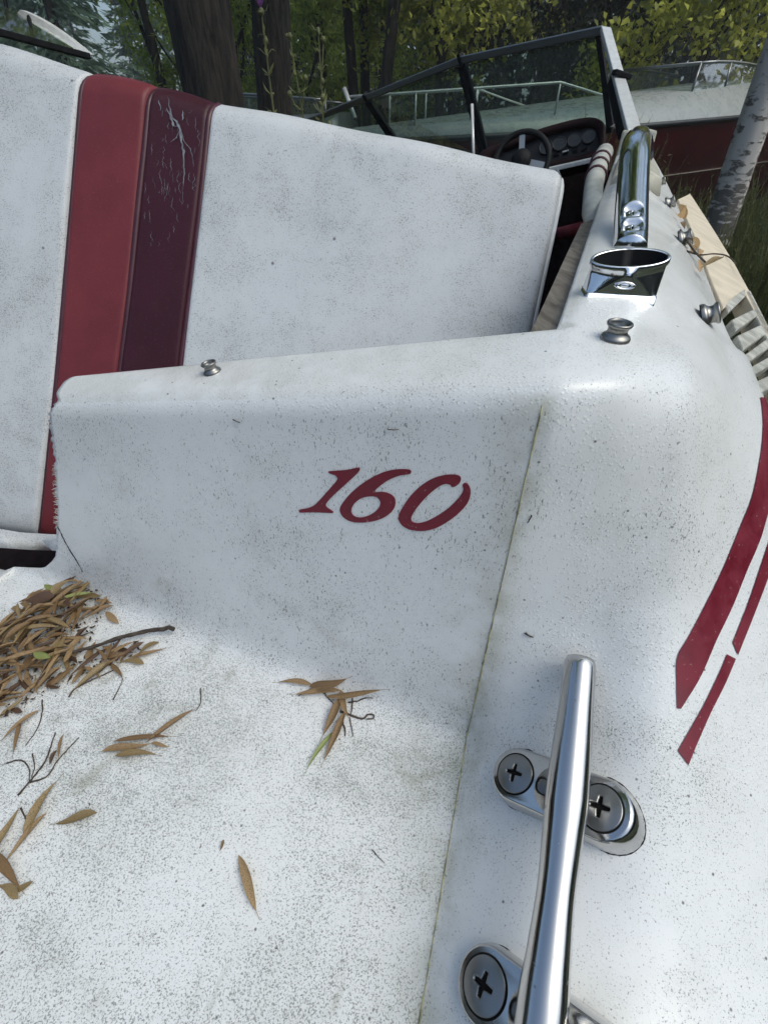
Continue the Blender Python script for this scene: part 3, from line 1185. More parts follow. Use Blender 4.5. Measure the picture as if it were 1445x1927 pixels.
# domed end caps are cut flat, slightly rounded
def stem(c, top):
    rings = []
    for q in np.linspace(0, 1, 12):
        flare = (1 - q) ** 2
        w1 = (0.024 + 0.016 * flare) * S
        w2 = (0.023 + 0.016 * flare) * S
        o = (c + z_ * TH * .8).lerp(top, q)
        rings.append([o + x_ * (w1 * math.cos(a)) + yy * (w2 * math.sin(a)) for a in np.linspace(0, 2 * math.pi, 28, endpoint=False)])
    return rings
for c, k in ((mid1, 0), (mid2, 1)):
    ph.loft(stem(c, zline(k)))
ph.build('horn', M['steel'], cleat)
for c in (mid1, mid2):
    pb = MB()
    hl, rb = half, SR * 1.46
    rings = [stadium(c, hl, rb * 1.05, -0.012), stadium(c, hl, rb * 1.05, 0.0), stadium(c, hl, rb * 1.03, TH * .35), stadium(c, hl, rb * .99, TH * .72), stadium(c, hl, rb * .93, TH * .95), stadium(c, hl, rb * .88, TH)]
    pb.loft(rings, True, False, True)
    bp = pb.build('base_plate', M['steel'], cleat)
    # mossy dirt line around the foot
    dl = MB()
    ring = []
    for p in stadium(c, hl, rb * 1.05, 0.0, 20):
        h = BVH.ray_cast(p + z_ * .03, -z_)
        ring.append((h[0] if h[0] is not None else p) + z_ * 0.0002)
    ring.append(ring[0])
    dl.tube(ring, [0.0001 + 0.0004 * random.random() ** 2 for _ in ring], 5, False).build('grime_ring', M['grime_and_shade'], cleat)
    for sgn in (-1, 1):
        sc = c + x_ * (sgn * half) + z_ * TH
        MB().loft(lathe(sc, z_, [(SR * 1.09, -0.0005), (SR * 1.09, 0.0003), (SR * 0.9, 0.0003)], 48), True).build('groove_shade_ring', M['grime_and_shade'], cleat)  # flat dark ring in place of the shaded groove round the head
        a = random.uniform(-.4, .6)
        xx = x_ * math.cos(a) + y_ * math.sin(a)
        put_mesh('screw', screw_mesh('a'), cleat, sc + z_ * 0.0002, xx, z_.cross(xx), z_, SR)

# --- snap fasteners
def snap(u, v, rpx, lean=None, n_over=None):
    p, n = onto(u, v)
    if n_over is not None:
        n = n_over.normalized()
    r_ = rpx * ((p - CAM).dot(Vector((0, ct, -st)))) / FPX
    prof_ = [(1.0, -.1), (1.0, .12), (.93, .24), (.82, .32), (.70, .46), (.66, .66), (.72, .82), (.84, .94), (.87, 1.06), (.83, 1.14), (.74, 1.16), (.66, 1.10), (.62, .98), (.60, .55), (.30, .50), (.05, .50)]
    m = MB().loft(lathe(p, n, [(a * r_, b * r_) for a, b in prof_], 36), True, False, True)
    return m.build('snap_fastener', M['dull'], boat)
snap(1157, 637, 27)
snap(400, 700, 17)
upo = (Z * 0.55 + RD * 0.8)
snap(1322, 596, 23, None, Z * 0.45 + RD * 0.95)
snap(1279, 452, 17, None, Z * 0.45 + RD * 0.95)
snap(1254, 384, 12, None, Z * 0.45 + RD * 0.95)
snap(1240, 343, 9, None, Z * 0.45 + RD * 0.95)

# --- grab rail with dimpled screws
tp = [Ph(1183, 474, 1.05), Ph(1186, 440, 1.085), Ph(1188, 390, 1.13), Ph(1191, 335, 1.18), Ph(1194, 292, 1.225), Ph(1197, 270, 1.29), Ph(1201, 266, 1.42), Ph(1207, 276, 1.60), Ph(1211, 290, 1.76)]
tpath = crom(tp, 12)
tr_ = 29.5 * 1.10 * S / FPX
g = MB()
tpath = [tuple(p) for p in resample(tpath, 220)]
g.tube(tpath, [tr_] * len(tpath), 56)
scr = []
for (u, v) in ((1187, 418), (1183, 446)):
    best = min(range(len(tpath)), key=lambda i: abs(vproj(Vector(tpath[i]))[1] - (v + 3)))
    c = Vector(tpath[best])
    tdir = (Vector(tpath[best + 1]) - Vector(tpath[max(best - 1, 0)])).normalized()
    nrm = (CAM - c)
    nrm = (nrm - tdir * nrm.dot(tdir)).normalized()
    nrm = (nrm * 0.75 + Z * 0.8)
    nrm = (nrm - tdir * nrm.dot(tdir)).normalized()
    scr.append((c, tdir, nrm))
for k, p in enumerate(g.v):
    for c, td, nm in scr:
        q = p - c
        l, h = q.dot(td), q.dot(nm)
        x = (q - td * l - nm * h).length
        if h > 0:
            m = math.exp(-(l / (tr_ * .62)) ** 4 - (x / (tr_ * .66)) ** 4)
            cap = tr_ * (1 - 0.36 * m)
            if h > cap and m > .02:
                p = p - nm * (h - cap)
                g.v[k] = p
rail = g.build('grab_rail', M['chrome'], boat)
for c, td, nm in scr:
    put_mesh('screw', screw_mesh('b'), rail, c + nm * tr_ * 0.66, td, nm.cross(td), nm, tr_ * 0.44)

# --- chrome socket with oval mouth
pb_, nb_ = onto(1168, 560)
kk_ = (pb_ - CAM).dot(Vector((0, ct, -st))) / FPX
sx = RD.copy()
sx = (Vector((1, -0.16, -0.02))).normalized()
sy = Vector((-0.0, 0, 1)).cross(sx)
sz = Z
def ringrect(cx, cy, cz, w, d, r_, n=10, skew=0):
    pts = []
    for ix, iy, a0 in ((1, -1, -90), (1, 1, 0), (-1, 1, 90), (-1, -1, 180)):
        for k in range(n):
            a = R(a0 + 90 * k / (n - 1))
            x = ix * (w - r_) + r_ * math.cos(a)
            y = iy * (d - r_) + r_ * math.sin(a)
            pts.append((cx + x, cy + y, cz + skew * x))
    return pts
def ringell(cx, cy, cz, w, d, tilt, n=40, skew=0, sq=1.0):
    pts = []
    for k in range(n):
        seg, q = divmod(k, 10)
        a = R((-90, 0, 90, 180)[seg] + 90 * q / 9)
        x, y = w * math.cos(a), d * math.sin(a)
        pts.append((cx + x, cy + y, cz + tilt * y + skew * x))
    return pts
w0 = 66 * kk_
dd = w0 * 0.40
hh = 55 * kk_
skw = 0.09
rings = [ringrect(0, dd, -hh * .3, w0 * .98, dd, w0 * .10), ringrect(0, dd, 0.004 * S, w0 * .98, dd, w0 * .10), ringrect(0, dd, hh * 0.06, w0 * .965, dd * .97, w0 * .12)]
for q in (0.15, 0.35, 0.6, 0.8):
    A_ = np.array(ringrect(0, dd, hh * 0.04, w0 * .97, dd * .97, w0 * .14))
    E_ = np.array(ringell(w0 * .06, dd * 1.05, hh * 0.92, w0 * 1.0, dd * 1.0, 0.38, skew=skw))
    qq = q * q * (3 - 2 * q) * .5 + q * .5
    rings.append([tuple(p) for p in A_ * (1 - qq) + E_ * qq])
rings.append(ringell(w0 * .06, dd * 1.05, hh * 0.90, w0 * 1.0, dd * 1.0, 0.38, skew=skw))
rings.append(ringell(w0 * .06, dd * 1.05, hh * 1.00, w0 * 1.055, dd * 1.06, 0.38, skew=skw))
rings.append(ringell(w0 * .06, dd * 1.05, hh * 1.13, w0 * 1.055, dd * 1.06, 0.38, skew=skw))
rings.append(ringell(w0 * .06, dd * 1.05, hh * 1.17, w0 * 1.02, dd * 1.02, 0.38, skew=skw))
rings.append(ringell(w0 * .06, dd * 1.05, hh * 1.13, w0 * .97, dd * .96, 0.38, skew=skw))
def sock(p):
    return pb_ + sx * p[0] + sy * p[1] + sz * p[2]
body = MB().loft([[sock(p) for p in r_] for r_ in rings]).build('rail_socket', M['chrome'], boat)
inn = [ringell(w0 * .06, dd * 1.05, hh * 1.12, w0 * .965, dd * .955, 0.38, skew=skw), ringell(w0 * .10, dd * 1.02, hh * .6, w0 * .88, dd * .80, 0.3, skew=skw), ringell(w0 * .08, dd, hh * .15, w0 * .8, dd * .7, 0.1)]
MB().loft([[sock(p) for p in r_] for r_ in inn], True, False, True).build('socket_mouth', M['rubber'], body)
# oval boss on the front face
em = []
cfront = sock((0, 0, 0))
fy = Vector(sock((0, -0.02 * dd, hh * .40)))
fn = -sy
pts = []
for r_, z in ((1.0, 0.0), (.95, .35), (.78, .42), (.70, .16), (.45, .12), (.30, .30), (.05, .32)):
    pts.append([fy + fn * (z * 0.006 * S + 0.0004) + sx * (w0 * .29 * r_ * math.cos(a)) + (sz * .95 + sy * .1) * (hh * .13 * r_ * math.sin(a)) for a in np.linspace(0, 2 * math.pi, 28, endpoint=False)])
MB().loft(pts, True, False, True).build('oval_boss', M['chrome'], body)

# ------------------------------------------------------------------ cockpit
def innerp(k, r_, dz):
    z = float(np.interp(k, fk, fz))
    return fw(k, r_, z + dz)
# weathered wooden strip and inner side panel
ks = np.linspace(0.02, 1.0, 24)
rg = []
for k in ks:
    rg.append([innerp(k, 0.015, -0.012), innerp(k, -0.046 + .01 * k, -0.035), innerp(k, -0.048 + .01 * k, -0.10), innerp(k, 0.015, -0.10)])
MB().loft(rg, True, True, True).build('wooden_strip', M['wood'], boat, smooth=False)
rg = []
for k in np.linspace(0.04, 9, 30):
    rg.append([innerp(k, 0.02, -0.02), innerp(k, 0.0, -0.3), innerp(k, -0.05, -1.75)])
MB().loft(rg, False).build('inner_side_panel', M['liner'], boat)
zs = zi - 1.7
V = [fw(-0.9, -3.2, zs), fw(-0.9, .1, zs), fw(9, .1, zs), fw(9, -3.2, zs)]
mk('cockpit_sole', V, [(0, 1, 2, 3)], M['liner'], boat)
rg = [[fw(k, -4.6, zi - .12), fw(k, -4.55, zi - .3), fw(k, -4.5, zs)] for k in np.linspace(-.9, 9, 10)]
MB().loft(rg, False).build('port_side_panel', M['liner'], boat)
mk('cockpit_bulkhead', [fw(5.2, -4.6, zs), fw(5.2, .1, zs), fw(5.2, .1, zi - .1), fw(5.2, -4.6, zi - .1)], [(0, 1, 2, 3)], M['liner'], boat)
# carpeted edge in burgundy beside the seat
MB().tube([Ph(1100, 428, 1.62), Ph(1075, 434, 1.72), Ph(1045, 441, 1.82), Ph(1000, 452, 2.0)], 0.022 * S, 10).build('carpet_edge', M['carpet_red'], boat)

# coaming pad with piping
pad = MB()
path = [Ph(1112, 425, 1.52), Ph(1114, 385, 1.64), Ph(1118, 345, 1.80), Ph(1127, 312, 2.0), Ph(1135, 292, 2.2), Ph(1139, 285, 2.4)]
pc = crom(path, 6)
pr = [0.030 * S * min(1, .55 + i * .12, .6 + (len(pc) - 1 - i) * .15) * (1 + .35 * i / len(pc)) for i in range(len(pc))]
pad.tube(pc, pr, 16)
padob = pad.build('coaming_pad', M['pad'], boat)
for k in (14, 17, 20):
    c = Vector(pc[k])
    td = (Vector(pc[k + 1]) - Vector(pc[k - 1])).normalized()
    a_ = td.orthogonal().normalized()
    b_ = td.cross(a_)
    ring = [c + (a_ * math.cos(q) + b_ * math.sin(q)) * pr[k] * 1.03 for q in np.linspace(0, 2 * math.pi, 25)]
    MB().tube(ring, 0.0065 * S, 8, False).build('piping', M['piping_dark'], padob)
# moulded plates along the gunwale top and the yellowed windshield foot
g = MB()
rg = []
for k in np.linspace(1.55, 2.6, 12):
    rg.append([innerp(k, .012, -.02), innerp(k, .02, .03), innerp(k, .05, .045), innerp(k, .15, .05), innerp(k, .19, .03), innerp(k, .2, -.02)])
g.loft(rg, True, True, True)
g.build('gunwale_cover', M['cream'], boat)
g = MB()
g.box(innerp(3.3, .0, -.04), FD * (.9 * S), RD * (.20 * S), Z * (.17 * S))
g.build('windshield_foot', M['cream'], boat, False, 0.004)

# ------------------------------------------------------------------ windshield
ws = node('windshield', boat)
tops = [(1133, 56, 1.56), (868, 112, 1.86), (690, 183, 2.22), (575, 229, 2.46)]
bots = [(1152, 243, 1.70), (912, 292, 2.00), (745, 268, 2.32), (630, 300, 2.55)]
TP = [Pm(*q) for q in tops]
BP = [Pm(*q) for q in bots]
side_w = [(TP[i + 1] - TP[i]).normalized() for i in range(3)]
for i in range(3):
    up = (BP[i] - TP[i]).normalized()
    nrm = side_w[i].cross(up).normalized()
    if nrm.dot(CAM - TP[i]) < 0: nrm = -nrm
    m = MB()
    m.bar(TP[i], TP[i + 1], 0.024, 0.020, up)
    m.build('top_rail', M['alu'], ws, False, 0.003)
    m = MB()
    m.bar(BP[i], BP[i + 1], 0.016, 0.016, up)
    m.build('bottom_rail', M['rubber'], ws, False)
    in0, in1 = side_w[i] * .012, -side_w[i] * .012
    MB().bar(TP[i] + in0 + up * .016, BP[i] + in0, 0.018 if i else .012, 0.016, side_w[i]).build('post', M['rubber'], ws, False, 0.002)
    MB().bar(TP[i + 1] + in1 + up * .016, BP[i + 1] + in1, 0.018, 0.016, side_w[i]).build('post', M['rubber'], ws, False, 0.002)
    th = nrm * 0.004
    q = [TP[i] + in0 * 1.6 + up * .014, TP[i + 1] + in1 * 1.6 + up * .014, BP[i + 1] + in1 * 1.6, BP[i] + in0 * 1.6]
    mk('glass_pane', q + [p - th for p in q], [(0, 1, 2, 3), (7, 6, 5, 4), (0, 4, 5, 1), (1, 5, 6, 2), (2, 6, 7, 3), (3, 7, 4, 0)], M['glass'], ws, False)
# joint covers where the rails meet
for i in (1, 2):
    up = (BP[i] - TP[i]).normalized()
    MB().bar(TP[i] - up * .019, TP[i] + up * .024, 0.014, 0.028, side_w[i]).build('joint_cover', M['rubber'], ws, False)
# bright side wing running aft from the starboard corner
wa, wb = Pm(1139, 54, 1.545), Pm(1165, 150, 1.36)
wc = Pm(1193, 250, 1.10)
m = MB()
m.bar(wa, wb, 0.032, 0.014, Vector((1, 0.2, 0)))
m.build('wing_strip', M['alu_bright'], ws, False, 0.003)
m = MB()
m.bar(wb - (wc - wb).normalized() * .01, wc, 0.034, 0.012, Vector((1, 0.2, 0)))
m.build('wing_strip', M['alu_bright'], ws, False, 0.003)
m = MB().bar(wb + Vector((-.02, 0.004, .018)), wb + Vector((.03, .004, .006)), 0.012, 0.03, Z)
m.build('wing_joint', M['rubber'], ws, False, 0.002)
m = MB()
m.bar(Pm(1126, 62, 1.575), Pm(1150, 235, 1.66), 0.016, 0.02, side_w[0])
m.bar(Pm(1150, 150, 1.5), Pm(1172, 250, 1.3), 0.014, 0.03, Vector((1, .2, 0)))
m.build('wing_gasket', M['rubber'], ws, False)
# port wing, far left
pa, pbb, pcx = Pm(36, 12, 2.02), Pm(166, 103, 2.2), Pm(-90, 36, 1.75)
m = MB()
rg = []
for q in np.linspace(0, 1, 14):
    u = 38 + 128 * q
    v = 17 + 84 * (0.52 * q + 0.48 * q ** 1.7)
    wdt = 12 * math.sin(math.pi * min(1, q + .08)) ** .6 + 3
    p0, p1 = Pm(u, v, 2.02 + .18 * q), Pm(u - wdt * .7, v + wdt * .75, 2.02 + .18 * q)
    bk = Vector((0.01, .03, 0))
    rg.append([p0, p1, p1 + bk, p0 + bk])
m.loft(rg, True, True, True)
m.build('port_wing_strip', M['alu_bright'], ws, False)
m = MB()
m.bar(pcx, pbb + Vector((0, 0, -.004)), 0.022, 0.03, Z)
m.build('port_wing_base', M['rubber'], ws, False, 0.003)
m = MB()
m.bar(pcx + Vector((0, -.02, .012)), pbb + Vector((-.1, -.02, .006)), 0.006, 0.012, Z)
m.build('port_wing_trim', M['alu_bright'], ws, False)
for (u0, v0, u1, v1) in ((8, -10, 20, 58), (54, 30, 62, 70)):
    MB().bar(Pm(u0, v0, 2.05), Pm(u1, v1, 2.05), 0.010, 0.014, Vector((1, 0, 0))).build('port_wing_post', M['rubber'], ws, False)
q = [Pm(-60, -10, 2.0), Pm(40, 20, 2.04), Pm(160, 100, 2.2), Pm(-60, 44, 1.85)]
mk('port_wing_pane', q + [p + Vector((0.001, .004, 0)) for p in q], [(0, 1, 2, 3), (7, 6, 5, 4)], M['glass_clear'], ws, False)
# loose upright rod in front of the glass
MB().tube([Pm(888, 196, 1.72), Pm(891, 300, 1.72)], 0.0055, 8).build('upright_rod', M['alu_bright'], boat)

# ------------------------------------------------------------------ dashboard
DT = 1.50
dp0 = Pm(1040, 270, DT)
dn_ = (Vector((-0.37, -0.929, 0)) * 0.8 + Z * 0.45).normalized()
def D(u, v, lift=0.0):
    return Pplane(u, v, dp0, dn_) + dn_ * lift
out_ = crom_closed([(900, 290), (960, 262), (1040, 234), (1105, 220), (1134, 228), (1140, 250), (1138, 285), (1122, 299), (1040, 318), (960, 336), (900, 345)], 5)
inn_ = crom_closed([(925, 296), (970, 274), (1042, 249), (1100, 237), (1122, 243), (1126, 258), (1124, 276), (1112, 287), (1040, 303), (970, 318), (925, 326)], 5)
n_ = len(out_)
V = [D(*p, 0.0) - dn_ * .06 for p in out_] + [D(*p, .0) for p in out_] + [D(o[0] * .6 + i_[0] * .4, o[1] * .6 + i_[1] * .4, .012) for o, i_ in zip(out_, inn_)] + [D(*p, 0.004) for p in inn_] + [D(*p, -0.010) for p in inn_]
F = grid_faces(5, n_, True)
dash = mk('dashboard', V, F, M['dash'], boat)
V = [D(*p, -0.0095) for p in inn_]
mk('instrument_panel', V, [tuple(range(n_))], M['dash_black'], dash, False)
for (u, v) in ((1108, 254), (1081, 261), (1053, 268), (1027, 275)):
    c = D(u, v, -.008)
    r_ = 12.5 * DT / FPX
    gb = MB().loft(lathe(c, dn_, [(r_, -.004), (r_, .004), (r_ * .93, .007), (r_ * .84, .004)], 28)).build('gauge', M['bezel'], dash)
    MB().loft(lathe(c, dn_, [(r_ * .85, .0035), (r_ * .3, .0035), (.0001, .0035)], 28)).build('gauge_face', M['gauge'], gb)
    nd = MB()
    a = random.uniform(2, 3.4)
    xx = dn_.orthogonal().normalized()
    y2 = dn_.cross(xx)
    nd.bar(c + dn_ * .0045, c + dn_ * .0045 + (xx * math.cos(a) + y2 * math.sin(a)) * r_ * .7, 0.0016, .0006, xx)
    for t in range(9):
        a = -.4 + t * .48
        d = xx * math.cos(a) + y2 * math.sin(a)
        nd.bar(c + dn_ * .0045 + d * r_ * .62, c + dn_ * .0045 + d * r_ * .78, .0014, .0006, dn_.cross(d))
    nd.build('needle', M['needle'], gb, False)
for (u, v) in ((1095, 279), (1078, 282), (1060, 285), (1042, 289)):
    MB().bar(D(u, v, -.009), D(u + 9, v - 2, -.002), .006, .008, Z).build('switch', M['rubber'], dash, False)
MB().bar(D(1058, 285, .0), D(1070, 282, .0), .004, .003, Z).build('key_plate', M['alu_bright'], dash, False)
m = MB()
m.bar(D(1015, 326, .012), D(1132, 300, .012), 0.012, 0.05, Z)
m.build('dash_sill', M['piping_white'], boat, False, .002)
# steering wheel
wc_ = Pm(981, 302, 1.42)
wn_ = (dn_ * 1.0).normalized()
wx = Vector((1, 0, 0)) - wn_ * wn_.x
wx.normalize()
wy = wn_.cross(wx)
wr = 49 * 1.42 / FPX
ring = [wc_ + (wx * math.cos(a) + wy * math.sin(a)) * wr for a in np.linspace(0, 2 * math.pi, 49)]
sw = MB().tube(ring, 0.0085, 10, False).build('steering_wheel', M['rubber'], boat)
for a in (R(200), R(340), R(90)):
    d = wx * math.cos(a) + wy * math.sin(a)
    MB().bar(wc_, wc_ + d * wr, 0.016, 0.005, wn_.cross(d)).build('spoke', M['alu'], sw, False)
MB().loft(lathe(wc_, wn_, [(.028, -.01), (.028, .012), (.020, .02), (.001, .022)], 20)).build('hub', M['rubber'], sw)

# ------------------------------------------------------------------ lounge seat back
sT = [Pm(1055, 316, 0.585), Pm(0, 75, 0.60)]
seat_n = (CAM - Pm(500, 500, .57)).normalized()
sp0 = Pm(700, 560, 0.545)
e1 = (Pm(1055, 316, .585) - Pm(0, 75, .60)).normalized()
e2 = Vector((0.0, -0.50, -0.84)).normalized()
seat_n = e1.cross(e2).normalized()
if seat_n.dot(CAM - sp0) < 0: seat_n = -seat_n
# make sure the foot of the seat stays behind the broken ledge
seat = thing('lounge_seat', 'white vinyl lounge seat back with red and plum stripes, tilted behind the rear deck', 'boat seat', tuple(Pm(500, 900, .6)))
def Sp(u, v, lift=0.0):
    return Pplane(u, v, sp0, seat_n) + seat_n * lift
PXS = 0.56 / FPX
P1 = [(182, 127), (171, 140), (163, 165), (155, 250), (146, 360), (132, 520), (117, 690), (99, 860), (88, 965), (84, 1000), (86, 1016)]
P2 = [(307, 155), (297, 168), (290, 190), (281, 280), (268, 400), (252, 560), (235, 695), (215, 860), (201, 990), (198, 1025), (200, 1040)]
P3 = [(414, 182), (407, 195), (401, 218), (391, 320), (378, 440), (362, 570), (347, 690), (328, 860), (312, 1010), (309, 1045), (311, 1062)]
PR = [(1050, 315), (1055, 322), (1056, 345), (1042, 420), (1024, 505), (1004, 600), (985, 700), (960, 860), (935, 1020), (930, 1080), (931, 1100)]
PL = [(-150, 34), (-157, 44), (-165, 80), (-172, 180), (-180, 300), (-190, 470), (-200, 650), (-212, 830), (-222, 930), (-225, 955), (-223, 970)]
def topcurve(a, b, sag):
    return lambda f: (a[0] + (b[0] - a[0]) * f, a[1] + (b[1] - a[1]) * f - sag * math.sin(math.pi * f))
def cushion(name, Lc, Rc, sag, mat, seam_l, seam_r, nu=46, nv=70, puff=0.012, tops=None):
    Lr, Rr = resample(crom(Lc, 6), nv), resample(crom(Rc, 6), nv)
    V = []
    fu = 0.5 - 0.5 * np.cos(np.pi * np.linspace(0, 1, nu))
    wpx = abs(Rr[nv // 2][0] - Lr[nv // 2][0])
    hpx = 900
    # rows: wrap over the top, the face, wrap under
    for i in range(-5, nv + 3):
        ii = min(max(i, 0), nv - 1)
        for f in fu:
            q = Lr[ii] + (Rr[ii] - Lr[ii]) * f
            g = ii / (nv - 1)
            q = q - np.array([0, sag * math.sin(math.pi * f) * max(0, 1 - g * 5)])
            dl, dr_ = f * wpx / seam_l, (1 - f) * wpx / seam_r
            dt_ = (g * hpx) / 60
            db = ((1 - g) * hpx) / 40
            def rd(d):
                d = min(1, max(0, d))
                return math.sqrt(1 - (1 - d) ** 2)
            z = puff * (rd(dl) * rd(dr_)) - 0.030 * (1 - rd(dt_)) - 0.02 * (1 - rd(db))
            z += 0.0016 * math.sin(q[0] * .021 + q[1] * .013) * rd(dl) * rd(dr_)
            p = Sp(q[0], q[1], z)
            if i < 0:
                p = p - seat_n * (0.012 * -i) 
            if i >= nv:
                p = p - seat_n * (0.02 * (i - nv + 1))
            V.append(p)
    return mk(name, V, grid_faces(nv + 8, nu), mat, seat)
cushion('white_panel', PL, P1, 6, M['vinyl_white'], 30, 9)
cushion('red_panel', P1, P2, 5, M['vinyl_red'], 9, 9, 30)['label'] = 'dull red vinyl stripe panel'
plum = cushion('plum_panel', P2, P3, 5, M['vinyl_plum'], 9, 9, 30)
plum['label'] = 'cracked plum vinyl stripe panel'
cushion('white_panel', P3, PR, 4, M['vinyl_white'], 9, 14, 60)
def pipe(pl, r_, mat, lift=0.002, back=True):
    pts = []
    for u, v in resample(crom(pl, 6), 70):
        g = max(0, min(1, (v - pl[0][1]) / 60))
        z = lift - 0.030 * (1 - math.sqrt(max(0, 1 - (1 - g) ** 2)))
        pts.append(Sp(u, v, z))
    if back:
        pts = [pts[0] - seat_n * .05, pts[0] - seat_n * .02] + pts
    return MB().tube(pts, r_, 10).build('piping', mat, seat)
pipe(P1, 0.0034, M['piping_dark'], .006)
pipe(P2, 0.0036, M['piping_dark'], .008)
pipe(P3, 0.0034, M['piping_dark'], .008)
pipe(PR, 0.0036, M['piping_white'], .002)
# seat side gusset
rg = []
for u, v in resample(crom(PR, 6), 40):
    rg.append([Sp(u, v, 0.0), Sp(u + 4, v + 1, -.03), Sp(u - 2, v, -.09)])
MB().loft(rg, False).build('side_gusset', M['vinyl_white'], seat)
rg = []
for f in np.linspace(0, 1, 10):
    rg.append([Sp(-150 + 1205 * f, 36 + 284 * f, -.05), Sp(-225 + 1150 * f, 970 + 130 * f, -.09)])
MB().loft(rg, False).build('seat_board', M['liner'], seat)
# cracks in the plum vinyl
ck_ = MB()
def crack(pts, w):
    pts = crom(pts, 4)
    L, Rg = [], []
    n = len(pts)
    for i, p in enumerate(pts):
        ww = .62 * w * math.sin(math.pi * (i + .4) / (n - .2)) * random.uniform(.5, 1.3)
        jx = random.uniform(-1.2, 1.2)
        L.append(Sp(p[0] - ww + jx, p[1], .0128))
        Rg.append(Sp(p[0] + ww + jx, p[1], .0128))
    V = [q for pr_ in zip(L, Rg) for q in pr_]
    ck_.add(V, [(2 * i, 2 * i + 1, 2 * i + 3, 2 * i + 2) for i in range(n - 1)])
crack([(326, 195), (330, 215), (333, 232), (345, 245), (350, 262), (353, 285), (357, 310), (356, 345), (355, 368)], 3.6)
crack([(324, 217), (332, 232), (338, 250), (346, 250)], 3.2)
crack([(352, 262), (357, 280), (368, 292), (374, 316)], 1.6)
crack([(346, 262), (342, 272), (331, 280)], 1.4)
crack([(355, 222), (354, 240)], 2.0)
crack([(310, 203), (314, 222)], 2.0)
for _ in range(64):
    v = random.uniform(215, 405) if random.random() < .8 else random.uniform(400, 520)
    f = random.betavariate(1.4, 1.2)
    xl = float(np.interp(v, [p[1] for p in P2], [p[0] for p in P2])) + 10
    xr = float(np.interp(v, [p[1] for p in P3], [p[0] for p in P3])) - 10
    u = xl + (xr - xl) * f
    L = random.uniform(5, 34)
    crack([(u, v), (u + random.uniform(-2, 3), v + L * .35), (u + random.uniform(-3, 3), v + L * .7), (u + random.uniform(-2, 4), v + L)], random.uniform(.25, .7))
cko = ck_.build('vinyl_cracks', M['crack'], seat, False)
cko['kind'] = 'stuff'
# pale moulded sill under the seat
rg = []
for u, v, w in ((-120, 985, 30), (0, 1003, 28), (60, 1013, 22), (98, 1022, 14), (140, 1030, 10)):
    a_, b_ = Pm(u, v, .53), Pm(u, v + w, .515)
    rg.append([a_ + Vector((0, .006, 0)), a_, b_, b_ + Vector((0, .03, -.004))])
MB().loft(rg, False).build('seat_sill', M['vinyl_white'], boat)

# ------------------------------------------------------------------ slatted grating standing against the hull
gr = thing('slatted_grating', 'weathered cream slatted grating with a solid board, propped outside the gunwale', 'grating', tuple(fw(0.5, .6, -1.2)))
def Gp(k, r_, z):
    return fw(k, r_, zi + z)
# run of bars: pixel quads on a sloping plane just outside the rim
g0 = Pm(1400, 560, 0.42 / .9)
gpl = Vector((0.35, -0.15, 0.92)).normalized()
gp0 = Pm(1425, 640, .42)
def G(u, v, lift=0.0):
    return Pplane(u, v, gp0, gpl) + gpl * lift
def slab(pts, th, name, mat, bevel=.0015):
    a = [G(u, v) for u, v in pts]
    b = [p - gpl * th for p in a]
    n = len(a)
    F = [tuple(range(n)), tuple(range(2 * n - 1, n - 1, -1))] + [(k, n + k, n + (k + 1) % n, (k + 1) % n) for k in range(n)]
    return MB().add(a + b, F).build(name, mat, gr, False, bevel)
slab([(1276, 374), (1298, 364), (1312, 385), (1342, 440), (1378, 500), (1400, 545), (1362, 580), (1340, 530), (1310, 450)], .012, 'solid_board', M['plank'])
slab([(1298, 362), (1303, 370), (1345, 435), (1383, 497), (1450, 620), (1500, 720), (1490, 725), (1440, 622), (1400, 548), (1340, 440)], .02, 'outer_rail', M['plank'])
bars = [((1362, 566), (1404, 540), (1404, 556), (1372, 587)), ((1378, 600), (1424, 578), (1430, 590), (1386, 622)), ((1388, 630), (1440, 606), (1449, 622), (1400, 658)),
        ((1404, 665), (1452, 630), (1456, 648), (1410, 680)), ((1412, 690), (1462, 662), (1468, 676), (1420, 705)), ((1424, 716), (1480, 690), (1486, 706), (1432, 740))]
for b_ in bars:
    slab(b_, .012, 'slat', M['grating'])
slab([(1402, 548), (1412, 545), (1475, 668), (1500, 720), (1488, 726), (1465, 680)], .016, 'outer_batten', M['grating'])

# ------------------------------------------------------------------ leaves and twigs lying on the deck
LEAF_MESH = {}
def leaf_mesh(key, width, bend, fold, twist, blunt, n=9, stem=0.12):
    """unit-length leaf along +X, thin midrib fold, tip at x=1"""
    V, F = [], []
    for i in range(n):
        x = i / (n - 1)
        if x < stem:
            w = 0.012
        else:
            q = (x - stem) / (1 - stem)
            w = width * (math.sin(math.pi * q ** blunt) ** 0.68) + 0.004
        zc = bend * math.sin(math.pi * x) + 0.05 * bend * math.sin(9 * x)
        yc = 0.028 * math.sin(1.6 * x * math.pi + key)
        a = twist * (x - .5)
        for sy_ in (-1, 0, 1):
            y = sy_ * w * .5
            z = fold * w * abs(sy_)
            V.append((x, yc + y * math.cos(a) - z * math.sin(a), zc + y * math.sin(a) + z * math.cos(a)))
    F = grid_faces(n, 3)
    me = bpy.data.meshes.new('dry_leaf')
    me.from_pydata(V, [], F)
    me.polygons.foreach_set('use_smooth', [True] * len(F))
    return me
VAR = []
vrng = random.Random(3)
for k in range(10):
    VAR.append((k, vrng.uniform(.13, .22), vrng.uniform(.01, .05), vrng.uniform(.15, .7), vrng.uniform(-.6, .6), vrng.uniform(.9, 1.8)))
